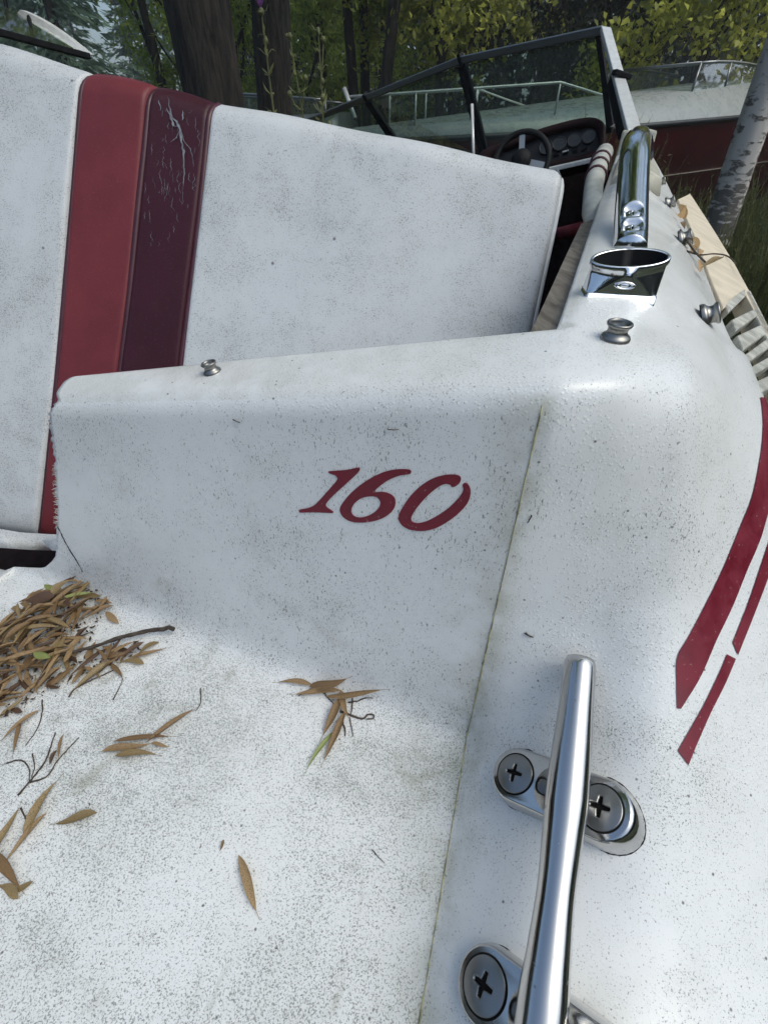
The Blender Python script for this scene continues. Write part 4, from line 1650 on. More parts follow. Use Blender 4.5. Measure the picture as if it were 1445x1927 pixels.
def leaf_data(var, mat):
    kx = (var, mat)
    if kx not in LEAF_MESH:
        me = leaf_mesh(*VAR[var])
        me.materials.append(M[mat])
        LEAF_MESH[kx] = me
    return LEAF_MESH[kx]

def put_leaf(p, q, nrm, wid, var, mat, label, group=None, name='dry_leaf', roll=0.0):
    d = q - p
    L = d.length
    x = d.normalized()
    n = (nrm - x * nrm.dot(x)).normalized()
    y = n.cross(x)
    if roll:
        n, y = n * math.cos(roll) + y * math.sin(roll), y * math.cos(roll) - n * math.sin(roll)
    o = bpy.data.objects.new(name, leaf_data(var, mat))
    COL.objects.link(o)
    ws_ = wid / VAR[var][1]
    zs_ = min(L, ws_ * 1.0 + L * .3)
    o.matrix_world = Matrix(((x.x * L, y.x * ws_, n.x * zs_, p.x), (x.y * L, y.y * ws_, n.y * zs_, p.y), (x.z * L, y.z * ws_, n.z * zs_, p.z), (0, 0, 0, 1)))
    return tag(o, label, 'leaf', group)

def leaf_px(u0, v0, u1, v1, wpx, mat, label, lift=0.0008, var=None, tipup=0.0015, group=None):
    p, n = onto(u0, v0, lift)
    q, n2_ = onto(u1, v1, lift + tipup)
    dpt = (p - CAM).dot(Vector((0, ct, -st)))
    return put_leaf(p, q, (n + n2_), wpx * dpt / FPX, random.randrange(10) if var is None else var, mat, label, group)

LV = [
 # the little heap in the middle of the deck
 (513, 1284, 590, 1288, 10, 'leaf_brown', 'hooked brown leaf, leftmost of the small heap below the number'),
 (664, 1272, 584, 1296, 17, 'leaf_brown', 'broad folded brown leaf on top of the small heap below the number'),
 (545, 1307, 645, 1300, 11, 'leaf_brown', 'slim brown leaf lying crosswise under the broad one below the number'),
 (735, 1297, 612, 1312, 11, 'leaf_brown', 'long brown leaf pointing right from the small heap below the number'),
 (604, 1398, 643, 1315, 16, 'leaf_brown', 'pointed brown leaf hanging left of the stem below the number'),
 (659, 1357, 640, 1299, 13, 'leaf_brown', 'short brown leaf in the centre of the small heap below the number'),
 (605, 1448, 651, 1342, 14, 'leaf_brown', 'long dark-tipped brown leaf, lowest of the small heap below the number'),
 (571, 1461, 627, 1379, 9, 'leaf_green', 'narrow yellow-green leaf beside the small heap below the number'),
 # group left of it
 (296, 1398, 192, 1420, 14, 'leaf_brown', 'blunt brown leaf, lower of the crossed pair on the open deck'),
 (332, 1388, 215, 1398, 10, 'leaf_brown', 'thin brown leaf crossing over the blunt one on the open deck'),
 (378, 1330, 277, 1400, 10, 'leaf_brown', 'long narrow brown leaf slanting up right on the open deck'),
 (307, 1424, 219, 1423, 13, 'leaf_olive', 'olive brown leaf lying flat just under the crossed pair'),
 (324, 1408, 285, 1402, 7, 'leaf_brown', 'small brown sliver beside the crossed pair'),
 # left edge
 (-6, 1406, 77, 1338, 10, 'leaf_brown', 'narrow brown leaf lying below the big leaf pile at the left edge'),
 (25, 1430, 46, 1354, 9, 'leaf_brown', 'upright thin brown leaf crossing under its neighbour below the big pile'),
 (91, 1445, 110, 1414, 8, 'leaf_dark', 'tiny dark leaf among the forked twigs'),
 (108, 1436, 123, 1384, 6, 'leaf_brown', 'thin reddish leaf sliver above the forked twigs'),
 (121, 1456, 43, 1583, 17, 'leaf_olive', 'long olive leaf under the forked twigs'),
 (-4, 1644, 92, 1532, 10, 'leaf_brown', 'narrow brown leaf beside the long olive leaf'),
 (43, 1508, -12, 1622, 14, 'leaf_olive', 'grey-brown leaf running off the left edge'),
 (95, 1553, 185, 1536, 17, 'leaf_olive', 'single blunt olive brown leaf lying alone near the left edge'),
 (50, 1682, -14, 1604, 19, 'leaf_brown', 'broad tan leaf at the left edge above the curled one'),
 (-6, 1662, 40, 1692, 16, 'leaf_olive', 'curled brown leaf, lower half, at the left edge'),
 (18, 1690, 66, 1660, 12, 'leaf_olive', 'curled leaf tip at the left edge beside the broad tan leaf'),
 (491, 1732, 449, 1612, 18, 'leaf_brown', 'single pointed brown leaf lying alone in the middle of the deck'),
 (412, 1607, 424, 1583, 6, 'leaf_brown', 'tiny reddish leaf scrap above the lone pointed leaf'),
 (128, 1309, 219, 1247, 14, 'leaf_olive', 'large olive leaf below the black stick'),
 (325, 1220, 246, 1243, 9, 'leaf_brown', 'thin brown leaf under the far end of the stick'),
 (221, 1246, 274, 1251, 13, 'leaf_olive', 'blunt olive leaf below the stick, right of the pile'),
 (234, 1284, 213, 1252, 9, 'leaf_brown', 'small brown leaf hanging below the stick'),
 (195, 1152, 226, 1176, 12, 'leaf_brown', 'short brown leaf at the right end of the pile'),
]
for L_ in LV:
    leaf_px(*L_)

# the pile
POLY = [(-70, 1380), (-70, 1215), (-20, 1195), (0, 1185), (35, 1158), (60, 1122), (105, 1112), (133, 1086), (168, 1100), (208, 1130), (196, 1165), (172, 1205), (150, 1228), (210, 1216), (262, 1205), (280, 1226), (205, 1262), (140, 1285), (96, 1305), (60, 1325), (20, 1350)]
def inpoly(x, y):
    c = False
    for i in range(len(POLY)):
        x0, y0 = POLY[i - 1]
        x1, y1 = POLY[i]
        if (y0 > y) != (y1 > y) and x < (x1 - x0) * (y - y0) / (y1 - y0) + x0:
            c = not c
    return c
def edge_dist(x, y):
    b = 1e9
    for i in range(len(POLY)):
        x0, y0 = POLY[i - 1]
        x1, y1 = POLY[i]
        t = max(0, min(1, ((x - x0) * (x1 - x0) + (y - y0) * (y1 - y0)) / ((x1 - x0) ** 2 + (y1 - y0) ** 2)))
        b = min(b, math.hypot(x - x0 - t * (x1 - x0), y - y0 - t * (y1 - y0)))
    return b
prng = random.Random(21)
def where(u, v, hgt, ed):
    return 'half-buried' if hgt < .006 and ed > 25 else ('loose' if ed < 12 else 'upper')
def spot(u, v):
    if u > 175 and v > 1190: return ' in the thin tail of the big pile'
    if v < 1150: return ' at the top end of the big pile'
    if u < 5: return ' at the left end of the big pile'
    if v > 1285: return ' at the bottom fringe of the big pile'
    if u > 120: return ' on the right flank of the big pile'
    if v < 1210: return ' in the upper middle of the big pile'
    return ' in the lower middle of the big pile'
cnt = 0
while cnt < 252:
    u, v = prng.uniform(-70, 282), prng.uniform(1084, 1380)
    if not inpoly(u, v): continue
    ed = edge_dist(u, v)
    if ed < 5 and prng.random() < .6: continue
    layer = cnt / 252
    p, n = onto(u, v)
    dpt = (p - CAM).dot(Vector((0, ct, -st)))
    px = dpt / FPX
    a = prng.gauss(R(38), R(34)) if prng.random() < .72 else prng.uniform(0, math.pi)
    if v > 1270 and u > 30: a = prng.gauss(R(75), R(40))
    d = (Vector((1, 0, 0)) * math.cos(a) + Vector((0, 1, 0)) * math.sin(a))
    L = prng.uniform(46, 88) * px
    if ed < 16: L *= .7
    hgt = (0.001 + min(ed, 50) / 50 * (0.004 + 0.016 * layer) + 0.002 * layer)
    c = p + Z * hgt
    tilt = prng.gauss(0, .22)
    dd_ = (d + Z * tilt).normalized()
    if prng.random() < .5: dd_ = -dd_
    mat = prng.choices(['leaf_brown', 'leaf_dark', 'leaf_olive', 'leaf_green'], [.74, .12, .13, .01])[0]
    q0, q1 = c - dd_ * L * .5, c + dd_ * L * .5
    zfl = p.z + 0.0006
    if v > 1130:
        q0.z, q1.z = max(q0.z, zfl), max(q1.z, zfl)
    nm = Z + Vector((prng.gauss(0, .35), prng.gauss(0, .35), 0))
    put_leaf(q0, q1, nm, prng.uniform(5.5, 11.5) * px, prng.randrange(10), mat,
             where(u, v, hgt, ed) + ' ' + {'leaf_brown': 'narrow dry brown leaf|', 'leaf_dark': 'dark rotted leaf|',
              'leaf_olive': 'olive brown leaf|', 'leaf_green': 'pale green leaf|'}[mat].replace('|', spot(u, v)),
             'leaves in the pile')
    cnt += 1
def toplf(u0, v0, u1, v1, w, mat, label, h=0.022):
    p, n = onto(u0, v0)
    q, _ = onto(u1, v1)
    put_leaf(p + Z * h, q + Z * h, Z - Vector((0, .3, 0)), w * (p - CAM).dot(Vector((0, ct, -st))) / FPX, 2, mat, label)
toplf(62, 1162, 122, 1152, 24, 'leaf_dark', 'broad dark brown leaf lying on top of the big pile')
toplf(-30, 1225, 12, 1190, 40, 'leaf_dark', 'large dark leaf at the left edge of the big pile')
toplf(99, 1128, 122, 1140, 9, 'leaf_green', 'small bright green leaf on top of the big pile')
toplf(152, 1118, 116, 1150, 16, 'leaf_olive', 'grey-green folded leaf on top of the big pile')
toplf(80, 1255, 116, 1268, 13, 'leaf_green', 'pale green leaf at the lower side of the big pile')

def twig(pts, rpx, label, lift=0.001, name='twig', raise_=None):
    P = []
    pp = resample(crom(pts, 6), 26)
    for i, (u, v) in enumerate(pp):
        p, n = onto(u + random.uniform(-.5, .5), v + random.uniform(-.5, .5), lift)
        if raise_: p = p + Z * raise_ * math.sin(math.pi * min(1, 1.2 * i / 25))
        P.append(p)
    dpt = (P[0] - CAM).dot(Vector((0, ct, -st)))
    r0 = rpx * dpt / FPX
    rs = [r0 * (1 - .45 * i / 25) * random.uniform(.85, 1.15) for i in range(26)]
    o = MB().tube(P, rs, 7).build(name, M['twig'], None)
    return tag(o, label, 'twig')
twig([(338, 1180), (300, 1193), (240, 1208), (180, 1228), (120, 1243), (70, 1252)], 4.6, 'straight blackish stick lying across the right side of the leaf pile', .008, 'stick')
twig([(80, 1318), (80, 1345), (70, 1375), (49, 1405)], 1.2, 'thin curved stem hanging below the leaf pile')
twig([(35, 1498), (62, 1467), (88, 1430), (105, 1380)], 1.9, 'dark forked twig, longest of the tangle on the left')
twig([(13, 1438), (40, 1432), (56, 1448), (56, 1472)], 1.5, 'hooked thin twig at the left of the tangle')
twig([(58, 1474), (90, 1462), (110, 1432), (149, 1390)], 1.6, 'bent twig sweeping right from the tangle')
twig([(62, 1420), (66, 1445), (60, 1465)], 1.2, 'short twig stub inside the tangle')
twig([(40, 1522), (52, 1546), (58, 1550)], 1.6, 'short dark twig beside the long olive leaf')
twig([(378, 1297), (378, 1325), (368, 1340)], 1.1, 'fine stem tip at the end of the long slanting leaf')
twig([(214, 1318), (228, 1290), (232, 1278)], 1.1, 'fine stem below the black stick')
twig([(131, 1313), (146, 1295), (215, 1262)], 1.6, 'thin dark stem alongside the large olive leaf')
twig([(640, 1340), (660, 1347), (682, 1354), (692, 1346), (703, 1347), (702, 1354), (690, 1355)], 2.2, 'dark curled stem with a looped end in the small heap')
twig([(644, 1358), (649, 1372), (650, 1387)], 1.6, 'straight dark stem pointing down from the small heap')
twig([(658, 1352), (662, 1372), (665, 1388)], 1.1, 'fine stem beside the straight one in the small heap')
twig([(607, 1300), (618, 1315), (629, 1326)], 1.5, 'short slanted stem under the broad folded leaf')
twig([(656, 1323), (672, 1320), (690, 1313), (702, 1313)], 1.5, 'dark seed stem pointing right from the small heap')
twig([(664, 1314), (663, 1330), (660, 1348)], 1.5, 'upright dark stem in the small heap')
twig([(587, 1297), (575, 1304), (562, 1311)], 1.6, 'dark stub at the left of the small heap')
for u, v, du, dv, r_, lab in ((730, 806, 22, 1, 1.1, 'tiny dark twig bit on the step above the number'), (440, 788, 14, 6, 1.1, 'tiny dark twig bit high on the step'),
                         (988, 1190, 16, 8, 2.0, 'small dark twig bit beside the crease on the gunwale'), (1000, 968, -8, 14, 1.5, 'small dark splinter near the top of the crease'),
                         (700, 1600, 24, 26, .9, 'thin dark hair-like stem on the open deck')):
    twig([(u, v), (u + du * .5, v + dv * .5 + 1), (u + du, v + dv)], r_, lab)

# crumbs of broken leaf and bark: litter over the deck, painted shade for the gaps in the pile
crng = random.Random(77)
cb = MB()
def crumb(u, v, r_px, h):
    p, n = onto(u, v, .0002)
    if n.z < .55: return
    k_ = (p - CAM).dot(Vector((0, ct, -st))) / FPX * r_px
    p = p + Z * h
    a = crng.uniform(0, 6.28)
    e = Vector((math.cos(a), math.sin(a), crng.uniform(-.2, .2)))
    f_ = Vector((-math.sin(a), math.cos(a), crng.uniform(-.2, .2)))
    L_, w_ = k_ * crng.uniform(.8, 2.4), k_ * crng.uniform(.4, .9)
    cb.add([p - e * L_, p + f_ * w_ * crng.uniform(.6, 1.2), p + e * L_ * crng.uniform(.5, 1), p - f_ * w_, p + Z * k_ * .8 + e * L_ * crng.uniform(-.4, .4)], [(0, 3, 4), (3, 2, 4), (2, 1, 4), (1, 0, 4), (0, 1, 2, 3)])
for _ in range(900):
    u, v = crng.uniform(-70, 282), crng.uniform(1084, 1385)
    if inpoly(u, v):
        crumb(u, v, crng.uniform(1.5, 4.5), crng.uniform(0, .004))
for _ in range(260):
    u, v = crng.uniform(0, 830), crng.uniform(1200, 1925)
    w_ = math.exp(-min(math.hypot(u - 120, v - 1270), math.hypot(u - 640, v - 1330)) / 190)
    if crng.random() < .25 + w_:
        crumb(u, v, crng.choice([.7, .8, 1.0, 1.2, 1.6]), 0)
co = cb.build('leaf_crumbs_and_gap_shade', M['leaf_crumb'], None, False)
tag(co, 'dark crumbs of broken leaf on the deck, standing for shade within the pile', None, None, 'stuff')

# crumpled leaves caught on the gunwale
CR = [(1268, 388, 1292, 408, 16, 'leaf_tan', 'crumpled orange leaf, highest of those caught by the gunwale snap', 1.1), (1266, 408, 1290, 396, 18, 'leaf_tan', 'curled tan leaf under the highest crumpled leaf', -.9), (1273, 420, 1288, 432, 12, 'leaf_brown', 'small brown curl between the gunwale snaps', .7),
      (1284, 408, 1300, 440, 8, 'leaf_tan', 'thin pale leaf strip slanting along the gunwale', .5), (1293, 452, 1316, 463, 14, 'leaf_tan', 'rounded tan leaf beside the third snap', .9), (1287, 462, 1306, 476, 12, 'leaf_brown', 'dark brown curl under the rounded tan leaf', -.7),
      (1303, 486, 1322, 470, 9, 'leaf_tan', 'bent tan leaf above the pointed olive leaf', .4), (1304, 490, 1316, 512, 9, 'leaf_tan', 'tan leaf strip running down to the pointed olive leaf', -.4), (1306, 515, 1362, 484, 17, 'leaf_olive', 'pointed olive leaf lying across gunwale and grating', .7)]
for u0, v0, u1, v1, w, mat, lab, roll in CR:
    p, n = onto(u0, v0, .004)
    q = Pm(u1, v1, zdepth(p) * (.985 if v1 > v0 else 1.01))
    put_leaf(p, q, n, w * (p - CAM).dot(Vector((0, ct, -st))) / FPX, random.randrange(10), mat, lab, None, 'dry_leaf', roll)
_p, _ = onto(1300, 480, .006)
_d = (_p - CAM).dot(Vector((0, ct, -st)))
tw = MB().tube(crom([Pm(1292, 472, _d), Pm(1318, 479, _d), Pm(1345, 477, _d), Pm(1370, 482, _d), Pm(1388, 500, _d * .98)], 5), [.0010, .0010, .0010, .0009, .0009, .0009, .0008] + [.0007] * 14, 6).build('twig', M['twig'])
tag(tw, 'thin dark stem arching over the grating beside the crumpled leaves', 'twig')
tw = MB().tube(crom([Pm(1280, 432, _d * 1.04), Pm(1305, 470, _d), Pm(1331, 497, _d * .98)], 6), .0009, 6).build('twig', M['twig'])
tag(tw, 'thin dark stem running down through the crumpled leaves', 'twig')

# ------------------------------------------------------------------ trees
def unit(v):
    return v / (np.linalg.norm(v, axis=-1, keepdims=True) + 1e-9)

def leaf_quads(C, L, W, rg, droop=0.0, up=0.3):
    n = len(C)
    d = rg.normal(size=(n, 3))
    d[:, 2] -= droop
    d = unit(d)
    nn = rg.normal(size=(n, 3))
    nn[:, 2] += up
    s = unit(np.cross(d, nn))
    l = (L * rg.uniform(.7, 1.3, n))[:, None]
    w = (W * rg.uniform(.7, 1.3, n))[:, None]
    fold = unit(np.cross(s, d)) * w * .25
    return np.stack([C - d * l / 2, C + s * w / 2 + fold, C + d * l / 2, C - s * w / 2 + fold], 1)

def trunk_mesh(h, r0, lean=(0, 0), wob=0.05, n=22, seg=20, seed=0, top=.35):
    rg = random.Random(seed)
    pts, rs = [], []
    ph1, ph2 = rg.uniform(0, 6), rg.uniform(0, 6)
    for i in range(n):
        q = i / (n - 1)
        pts.append((lean[0] * q * h + wob * math.sin(q * 5 + ph1) * q, lean[1] * q * h + wob * math.sin(q * 4 + ph2) * q, q * h - .15))
        rs.append(r0 * (1 - (1 - top) * q) * (1 + .45 * math.exp(-q * h / .35)))
    m = MB().tube(pts, rs, seg)
    for k in range(len(m.v)):
        p = m.v[k]
        f = 1 + .05 * math.sin(p.z * 7 + k % seg) + .04 * math.sin((k % seg) * 2.4)
        c = Vector(pts[k // seg])
        m.v[k] = c + (p - c) * f
    return m, pts, rs

def shift(m, loc):
    m.v = [v + Vector(loc) for v in m.v]
    return m

def crown_pts(rg, n, blobs):
    """leaf centres clustered in shells of many small clumps"""
    out = []
    tot = sum(b[3] for b in blobs)
    for (cx, cy, cz, wgt, rx, rz) in blobs:
        k = int(n * wgt / tot)
        nc = max(4, k // 60)
        dirs = unit(rg.normal(size=(nc, 3)))
        rad = rg.uniform(.45, 1.05, nc)[:, None]
        cc = dirs * rad * np.array([rx, rx, rz]) + np.array([cx, cy, cz])
        pick = rg.integers(0, nc, k)
        sp = rg.normal(size=(k, 3)) * np.array([.16, .16, .13]) * rx * rg.uniform(.5, 1.4, nc)[pick][:, None]
        out.append(cc[pick] + sp)
    return np.concatenate(out)

def deciduous(name, label, loc, h, r0, blobs, nleaf, L, W, fol, bark='bark_far', lean=(0, 0), seed=1, group=None, wob=.08, droop=.3, limbs=7, cat='tree'):
    rg = np.random.default_rng(seed)
    t = thing(name, label, cat, loc, group)
    m, pts, rs = trunk_mesh(h, r0, lean, wob, seed=seed)
    rr_ = random.Random(seed)
    C = crown_pts(rg, nleaf, blobs)
    for k in range(limbs):
        i = rr_.randrange(len(pts) // 3, len(pts) - 1)
        b = blobs[rr_.randrange(len(blobs))]
        p0 = Vector(pts[i])
        p3 = Vector((b[0], b[1], b[2])) + Vector((rr_.uniform(-1, 1), rr_.uniform(-1, 1), rr_.uniform(-.6, .6))) * b[4] * .7
        md = (p0 + p3) / 2 + Vector((rr_.uniform(-.3, .3), rr_.uniform(-.3, .3), rr_.uniform(0, .5)))
        c = crom([p0, md, p3], 5)
        m.tube(c, [rs[i] * .5 * (1 - .8 * q / (len(c) - 1)) for q in range(len(c))], 7)
    shift(m, loc).build('trunk', M[bark], t)
    C = C[C[:, 2] > 0.05]
    quads('crown', leaf_quads(C + np.array(loc), L, W, rg, droop), M[fol], t)
    return t

def at(u, v_or_none, dist):
    """ground point below photo column u at the given ground distance along +Y"""
    a = (u - CX) / FPX
    b = (CY - 200) / FPX
    d = Vector((a, ct + st * b, 0))
    k = dist / d.y
    return (d.x * k, dist, 0.0)

# two big dark trunks
def big_trunk(u0, v0, u1, v1, wpx, dist, label, seed, fol_blobs, over):
    """trunk whose axis passes through two photo points at a ground distance"""
    d0, d1 = ray(u0, v0), ray(u1, v1)
    a = CAM + d0 * (dist / d0.y)
    b = CAM + d1 * (dist / d1.y)
    sl = (b - a) / (b.z - a.z)
    base = a - sl * a.z
    lean = (sl.x, sl.y)
    r0 = wpx * .5 * (d0 * (dist / d0.y)).dot(Vector((0, ct, -st))) / FPX
    h = 9.0
    t = thing('tree', label, 'tree', tuple(base), None)
    m, pts, rs = trunk_mesh(h, r0 * 1.06, lean, .05, 60, 36, seed, .75)
    rr_ = random.Random(seed)
    rgn = np.random.default_rng(seed)
    for b_ in fol_blobs:
        i = int(min(58, max(20, (b_[2] - .8) / h * 60)))
        p0, p3 = Vector(pts[i]), Vector(b_[:3])
        c = crom([p0, (p0 + p3) / 2 + Vector((0, 0, .4)), p3], 6)
        m.tube(c, [rs[i] * .28 * (1 - .85 * q / (len(c) - 1)) for q in range(len(c))], 8)
    shift(m, base).build('trunk', M['bark'], t)
    C = crown_pts(rgn, 9000, fol_blobs)
    hi = [b_ for b_ in over]
    C2 = crown_pts(rgn, 7000, hi)
    q2 = leaf_quads(C2 + np.array(base), .24, .08, rgn, .5)
    for b_ in hi:
        i = int(min(58, max(20, (b_[2] - 1.2) / h * 60)))
    quads('crown', np.concatenate([leaf_quads(C + np.array(base), .085, .02, rgn, .8), q2]), M['fol_a'], t)
    return t
big_trunk(408, 180, 374, 0, 104, 4.6, 'thick dark-barked tree trunk leaning left behind the seat, nearest and widest', 5,
          [(-.9, .8, 3.2, 1, .8, 1.0), (.8, 1.2, 4.6, 1, 1.2, .9), (-1.0, -.3, 4.9, 1, 1.3, .8), (.2, .2, 6.2, 1, 2.0, 1.0)],
          [(-.6, -1.6, 6.8, 1, 1.8, 1.0), (1.6, -.8, 7.6, 1, 2.0, 1.0), (-2.2, .4, 7.6, 1, 2.0, 1.1)])
big_trunk(514, 190, 504, 0, 62, 6.2, 'straight dark tree trunk behind the seat, right of the thickest one', 8,
          [(.5, 1.0, 3.9, 1, .9, .8), (-.6, .6, 4.8, 1, 1.2, .9), (.2, .3, 6.4, 1, 2.0, 1.0)],
          [(1.8, -2.2, 7.2, 1, 1.9, 1.0), (.4, .2, 8.2, 1, 2.2, 1.0), (2.8, 0, 7.8, 1, 1.9, 1.0)])
# slim trunks in the middle distance
SL = [(668, 185, 655, 0, 22, 10.5, 'slender dark trunk, left of the close pair above the windshield'), (688, 185, 683, 0, 20, 11.0, 'slender dark trunk, right of the close pair above the windshield'),
      (722, 165, 738, 0, 26, 9.5, 'mid-size dark trunk standing right of the close pair'), (1046, 40, 1060, 0, 12, 13, 'thin dark trunk above the right windshield pane'), (826, 60, 812, 0, 10, 14, 'thin dark trunk half hidden in yellow-green leaves')]
for i, (u0, v0, u1, v1, w, ds, lab) in enumerate(SL):
    d0, d1 = ray(u0, v0), ray(u1, v1)
    a = CAM + d0 * (ds / d0.y)
    b = CAM + d1 * (ds / d1.y)
    sl = (b - a) / (b.z - a.z)
    base = a - sl * a.z
    r0 = w * .5 * (d0 * (ds / d0.y)).dot(Vector((0, ct, -st))) / FPX
    rgn = np.random.default_rng(40 + i)
    bl = [(rgn.uniform(-.8, .8), rgn.uniform(-.5, 1), rgn.uniform(3.0, 6.5), 1, rgn.uniform(.8, 1.3), .8) for _ in range(4)]
    deciduous('tree', lab, tuple(base), 8, r0, bl, 5000, .10, .045, 'fol_a' if i % 2 == 0 else 'fol_b', lean=(sl.x, sl.y), seed=50 + i, group=None, wob=.04)

# birches at the right
for (u0, v0, u1, v1, w, ds, lab, sd) in ((1374, 130, 1390, 0, 36, 10.2, 'white birch trunk, the upright one behind the red boat', 3), (1386, 330, 1462, 110, 56, 4.2, 'white birch with rough black-cracked foot leaning right out of the grass', 4)):
    d0, d1 = ray(u0, v0), ray(u1, v1)
    a = CAM + d0 * (ds / d0.y)
    b = CAM + d1 * (ds / d1.y)
    sl = (b - a) / (b.z - a.z)
    base = a - sl * a.z
    r0 = w * .5 * (d0 * (ds / d0.y)).dot(Vector((0, ct, -st))) / FPX
    bl = [(1.0, .5, 4.5, 1, 1.2, .9), (.3, 1.2, 5.5, 1, 1.3, 1.0), (1.6, -.2, 6.2, 1, 1.4, 1.0)]
    deciduous('birch_tree', lab, tuple(base), 8, r0, bl, 6000, .06, .045, 'fol_b', 'birch', (sl.x, sl.y), sd, None, .03)

# leafy shrubs and mid trees
def bush(u, dist, label, blobs, n, L, W, fol, seed, name='leafy_shrub', h=3.0, r0=.06, cat='shrub', group=None):
    return deciduous(name, label, at(u, None, dist), h, r0, blobs, n, L, W, fol, 'bark_far', (0, 0), seed, group, .1, .5, 9, cat)
bush(1290, 8.8, 'sunlit yellow-green leafy shrub behind the red boat', [(-.2, 0, 2.3, 1, .9, .8), (.9, .4, 2.7, 1, 1.0, .9), (-.9, .3, 1.9, .7, .7, .6), (1.6, .2, 3.3, 1, 1.2, 1.0), (.2, .5, 3.6, 1, 1.2, .9)], 6500, .095, .06, 'fol_b', 61)
bush(1560, 8.5, 'leafy shrub at the far right edge beyond the leaning birch', [(-.3, 0, 2.2, 1, 1.0, 1.0), (.3, .4, 3.2, 1, 1.2, .9)], 4200, .095, .06, 'fol_b', 62)
bush(830, 10.0, 'yellow-green leafy tree hanging low above the middle windshield pane', [(0, 0, 2.6, 1.2, 1.2, .9), (1.0, .2, 3.2, 1, 1.0, 1.0), (-1.1, .3, 3.0, 1, 1.0, .9), (.2, .2, 4.2, 1, 1.6, .8)], 9000, .10, .055, 'fol_b', 63, 'leafy_tree', 5, .09, 'tree')
bush(615, 12.5, 'dark green leafy tree between the straight trunk and the slender pair', [(0, 0, 2.2, 1, 1.2, 1.0), (-.9, 0, 3.4, 1, 1.2, 1.0), (.9, .2, 4.4, 1, 1.4, 1.0), (-.3, 0, 1.3, .7, 1.1, .7)], 8500, .12, .05, 'fol_a', 64, 'leafy_tree', 6, .1, 'tree')
bush(455, 10.5, 'bright green willow foliage between the two big trunks', [(0, 0, 1.9, 1, .8, .9), (-.3, 0, 3.2, 1, 1.0, 1.0), (.5, .3, 4.2, 1, 1.2, .9)], 6500, .13, .03, 'fol_a', 65, 'willow_tree', 5, .08, 'tree')
bush(312, 9.5, 'light green willow sprays left of the thickest trunk', [(0, .2, 2.7, 1, .75, 1.0), (-.3, .3, 3.8, 1, .9, .8), (.4, .2, 1.6, .6, .6, .8)], 4200, .14, .03, 'fol_a', 66, 'willow_tree', 5, .08, 'tree')
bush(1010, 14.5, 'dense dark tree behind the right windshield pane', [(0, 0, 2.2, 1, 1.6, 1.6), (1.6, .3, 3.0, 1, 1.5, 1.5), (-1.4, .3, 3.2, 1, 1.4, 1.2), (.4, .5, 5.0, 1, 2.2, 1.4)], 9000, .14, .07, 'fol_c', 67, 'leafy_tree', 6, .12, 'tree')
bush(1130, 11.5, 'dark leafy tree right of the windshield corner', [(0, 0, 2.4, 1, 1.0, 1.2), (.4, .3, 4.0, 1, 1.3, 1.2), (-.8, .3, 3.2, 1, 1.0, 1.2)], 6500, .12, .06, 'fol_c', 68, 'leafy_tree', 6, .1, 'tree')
bush(720, 15.5, 'broad dark tree behind the slender trunks', [(0, 0, 1.8, 1, 1.6, 1.3), (-1.5, .3, 3.2, 1, 1.5, 1.2), (1.5, .3, 3.2, 1, 1.5, 1.2), (0, .5, 5.0, 1, 2.2, 1.4)], 9000, .14, .06, 'fol_a', 69, 'leafy_tree', 6, .12, 'tree')
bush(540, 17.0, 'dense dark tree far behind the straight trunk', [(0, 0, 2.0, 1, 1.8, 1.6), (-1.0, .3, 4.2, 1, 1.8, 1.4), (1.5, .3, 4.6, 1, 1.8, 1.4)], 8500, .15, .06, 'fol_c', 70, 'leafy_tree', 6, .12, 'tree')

# spruces at the left
def spruce_crown(h, rb, seed, nb=260, per=40):
    rg = np.random.default_rng(seed)
    Q = []
    for k in range(nb):
        z = h * (0.02 + .98 * (k / nb) ** 1.1)
        r_ = rb * (1 - z / h) ** .85 + .08
        a = rg.uniform(0, 2 * math.pi)
        L = r_ * rg.uniform(.65, 1.1)
        t = rg.uniform(.12, 1, per)
        c = np.stack([np.cos(a) * L * t, np.sin(a) * L * t, z - .28 * L * t + .14 * L * t ** 3], 1)
        c += rg.normal(size=c.shape) * np.array([.05, .05, .04]) * (1 + L * .5)
        side = np.array([-math.sin(a), math.cos(a), 0])
        d = np.array([math.cos(a), math.sin(a), -.45])[None, :] + side[None, :] * rg.uniform(-1, 1, (per, 1)) + rg.normal(size=(per, 3)) * .25
        d = unit(d)
        s = unit(np.cross(d, rg.normal(size=(per, 3)) + np.array([0, 0, .8])))
        l = rg.uniform(.16, .34, (per, 1)) * (.6 + .5 * rb / 2)
        w = l * rg.uniform(.10, .17, (per, 1))
        Q.append(np.stack([c - d * l / 2, c + s * w, c + d * l / 2, c - s * w], 1))
    return np.concatenate(Q)
SPR = [(150, 15.0, 12, 1.7, 'dark spruce just right of the port windshield wing'), (275, 30.0, 7.6, 2.0, 'pointed hazy spruce between the white seat panel and the thick trunk'), (178, 40, 11.5, 2.6, 'pale distant spruce, beside the gap of bright sky'),
       (300, 34, 12, 2.8, 'hazy spruce close left of the thick trunk'), (60, 18.0, 13, 2.1, 'tall spruce behind the port windshield wing'), (-60, 15.5, 14, 2.2, 'tall spruce at the far left edge'), (110, 36, 17, 3.2, 'distant tall spruce behind the dark ones on the left'), (335, 42, 15, 3.2, 'farthest spruce, faint beside the thick trunk')]
cr0 = {}
